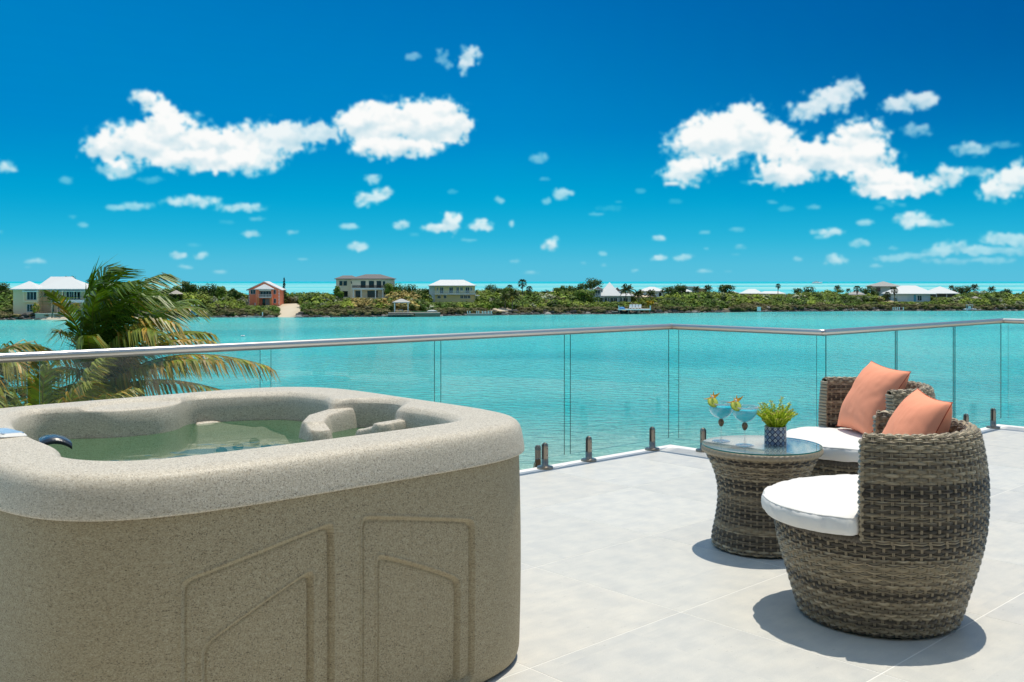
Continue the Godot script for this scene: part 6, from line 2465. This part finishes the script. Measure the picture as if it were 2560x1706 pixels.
func make_near_palms() -> void:
	# s: metres per unit of the sketch the frond lines were drawn in; crown at the origin
	var s := 0.00244
	var main := thing("palm_tree", "coconut palm just beyond the railing, its fronds swept right by wind", "palm", Vector3(-9.21, -0.98, -22.0))
	palm_trunk(main, Vector3(1.0, -8.4, 0.6), Vector3(0.1, -4.0, 0.3))
	# x, y of the four spine points from the crown, depth at the middle and tip, leaflet length, sweep, age
	var lines := [
		[[-100, 450], [-130, 860], [-50, 1090], -0.3, -0.5, 0.62, Vector3(0.55, -0.25, 0.1), 0.02],
		[[-20, 420], [40, 940], [260, 1090], 0.5, 0.8, 0.62, Vector3(0.7, -0.4, 0.1), 0.0],
		[[20, 500], [80, 1010], [420, 1060], -0.5, -1.0, 0.66, Vector3(0.55, -0.7, 0.0), 0.08],
		[[40, 420], [120, 900], [480, 1000], 0.6, 1.2, 0.64, Vector3(0.5, -0.6, 0.2), 0.05],
		[[70, 480], [220, 930], [620, 860], 0.3, 0.4, 0.66, Vector3(0.5, -0.75, 0.1), 0.05],
		[[80, 380], [260, 840], [720, 740], -0.7, -1.4, 0.66, Vector3(0.4, -0.8, 0.0), 0.15],
		[[110, 400], [380, 800], [850, 620], 0.5, 1.0, 0.64, Vector3(0.4, -0.8, 0.1), 0.45],
		[[100, 330], [420, 720], [780, 560], 1.0, 1.8, 0.60, Vector3(0.35, -0.85, 0.2), 0.25],
		[[110, 300], [460, 620], [900, 500], -0.4, -0.8, 0.55, Vector3(0.3, -0.85, 0.0), 0.3],
		[[120, 240], [520, 560], [1060, 450], 0.2, 0.2, 0.42, Vector3(0.3, -0.8, 0.0), 0.7],
		[[200, 160], [700, 520], [1640, 250], 0.6, 1.0, 0.62, Vector3(0.25, -1.0, 0.1), 0.62],
		[[160, 100], [560, 380], [1330, 330], 1.0, 1.9, 0.56, Vector3(0.3, -0.95, 0.15), 0.5],
		[[180, 40], [620, 230], [1340, 30], 0.7, 1.3, 0.58, Vector3(0.25, -1.0, 0.1), 0.5],
		[[140, 20], [450, 130], [1000, -120], 1.3, 2.4, 0.6, Vector3(0.2, -1.0, 0.1), 0.35],
		[[-30, 360], [-70, 700], [-160, 900], 0.9, 1.6, 0.55, Vector3(0.5, -0.5, 0.2), 0.05],
		[[-60, 280], [-150, 520], [-240, 560], 0.4, 0.8, 0.5, Vector3(0.4, -0.8, 0.1), 0.25],
		[[-70, 200], [-220, 330], [-330, 150], 0.8, 1.5, 0.5, Vector3(0.2, -1.0, 0.1), 0.3],
		[[40, 260], [110, 520], [330, 560], 1.4, 2.6, 0.58, Vector3(0.4, -0.9, 0.2), 0.1],
		[[-40, 120], [-190, 150], [-330, -160], 1.2, 2.0, 0.5, Vector3(0.1, -1.0, 0.1), 0.3],
		[[60, 420], [170, 760], [560, 820], -1.0, -2.0, 0.62, Vector3(0.4, -0.8, 0.0), 0.05],
		[[90, 120], [330, 180], [640, -140], 1.8, 3.2, 0.6, Vector3(0.1, -1.0, 0.1), 0.25],
		[[10, 330], [20, 640], [200, 900], 0.9, 1.4, 0.62, Vector3(0.5, -0.6, 0.2), 0.0],
	]
	for k in lines.size():
		var l: Array = lines[k]
		var sp := [Vector3.ZERO, Vector3(l[0][0], l[0][1], 0) * s + Vector3(0, 0, l[3] * 0.4), Vector3(l[1][0], l[1][1], 0) * s + Vector3(0, 0, l[3]), Vector3(l[2][0], l[2][1], 0) * s + Vector3(0, 0, l[4])]
		frond(main, sp, l[5], l[6], l[7], 500 + k)
	var mb := MB.new()
	mb.lathe(PackedVector2Array([Vector2(0.14, -0.35), Vector2(0.2, -0.1), Vector2(0.17, 0.15), Vector2(0.05, 0.4)]), 12)
	part("crown_shaft", mb, M.bark, main)
	# second palm, partly outside on the left
	var left := thing("palm_tree", "coconut palm at the left edge with drooping browned fronds", "palm", Vector3(-11.1, -1.15, -20.0))
	palm_trunk(left, Vector3(-0.8, -8.2, -0.4), Vector3(0.0, -4.0, 0.0))
	s = 0.00222
	lines = [
		[[120, 420], [330, 760], [700, 250], 0.2, 0.4, 0.60, Vector3(0.1, -1.1, 0.1), 0.45],
		[[100, 300], [300, 560], [620, 40], 0.8, 1.4, 0.58, Vector3(0.15, -1.0, 0.1), 0.35],
		[[160, 200], [420, 330], [860, -160], 0.9, 1.6, 0.6, Vector3(0.15, -1.0, 0.1), 0.2],
		[[140, 100], [420, 180], [760, -240], 1.4, 2.6, 0.6, Vector3(0.1, -1.0, 0.1), 0.45],
		[[60, 420], [180, 700], [480, 520], -0.6, -1.2, 0.58, Vector3(0.2, -0.9, 0.0), 0.3],
		[[-30, 400], [-60, 760], [60, 980], 0.2, 0.6, 0.58, Vector3(0.4, -0.6, 0.1), 0.1],
		[[-120, 260], [-380, 420], [-760, 160], 0.3, 0.6, 0.58, Vector3(0.1, -1.0, 0.1), 0.3],
		[[-100, 380], [-260, 640], [-500, 640], -0.3, -0.8, 0.58, Vector3(0.2, -0.9, 0.0), 0.2],
		[[-80, 120], [-320, 180], [-600, -240], 0.9, 1.6, 0.58, Vector3(0.1, -1.0, 0.1), 0.4],
		[[60, 260], [190, 480], [420, 330], 1.3, 2.2, 0.58, Vector3(0.2, -1.0, 0.2), 0.15],
		[[90, 60], [240, 60], [460, -330], 1.6, 2.8, 0.55, Vector3(0.1, -1.0, 0.1), 0.6],
		[[20, 200], [40, 380], [160, 330], 1.9, 3.0, 0.55, Vector3(0.2, -1.0, 0.2), 0.4],
		[[130, 360], [360, 640], [640, 420], -0.9, -1.8, 0.58, Vector3(0.2, -1.0, 0.0), 0.5],
		[[180, 150], [480, 260], [800, 60], -0.5, -1.0, 0.55, Vector3(0.15, -1.0, 0.0), 0.2],
		[[60, 120], [190, 230], [330, -60], 1.2, 2.2, 0.62, Vector3(0.1, -1.0, 0.1), 0.25],
		[[110, 220], [300, 420], [560, 180], 0.4, 0.9, 0.62, Vector3(0.15, -1.0, 0.1), 0.12],
		[[100, -20], [330, 40], [640, -330], 1.0, 1.9, 0.62, Vector3(0.1, -1.0, 0.1), 0.15],
		[[20, -40], [150, 20], [330, -360], 1.7, 2.8, 0.6, Vector3(0.1, -1.0, 0.1), 0.5],
		[[80, 330], [250, 560], [560, 420], -0.3, -0.5, 0.62, Vector3(0.3, -0.9, 0.0), 0.35],
	]
	for k in lines.size():
		var l: Array = lines[k]
		var sp := [Vector3.ZERO, Vector3(l[0][0], l[0][1], 0) * s + Vector3(0, 0, l[3] * 0.4), Vector3(l[1][0], l[1][1], 0) * s + Vector3(0, 0, l[3]), Vector3(l[2][0], l[2][1], 0) * s + Vector3(0, 0, l[4])]
		frond(left, sp, l[5], l[6], l[7], 700 + k)
	mb = MB.new()
	mb.lathe(PackedVector2Array([Vector2(0.14, -0.35), Vector2(0.2, -0.1), Vector2(0.17, 0.15), Vector2(0.05, 0.4)]), 12)
	part("crown_shaft", mb, M.bark, left)
	# young palm low between the two
	var young := thing("young_palm", "young bushy palm low between the two coconut palms", "palm", Vector3(-8.9, -1.9, -19.0))
	palm_trunk(young, Vector3(0.1, -7.2, 0), Vector3(0, -3.5, 0))
	for k in 13:
		var a := k * 2.399963
		var u := (k + 0.5) / 13.0
		var d := Vector3(cos(a) * (0.25 + u), 1.35 - u * 0.8, sin(a) * (0.25 + u))
		frond(young, [Vector3.ZERO, d * 0.55, d * 1.1 + Vector3(0.15, 0, 0), d * 1.5 + Vector3(0.5, -0.5 * u - 0.1, 0)], 0.42, Vector3(0.2, -0.6, 0.1), 0.25 + 0.3 * u, 820 + k)
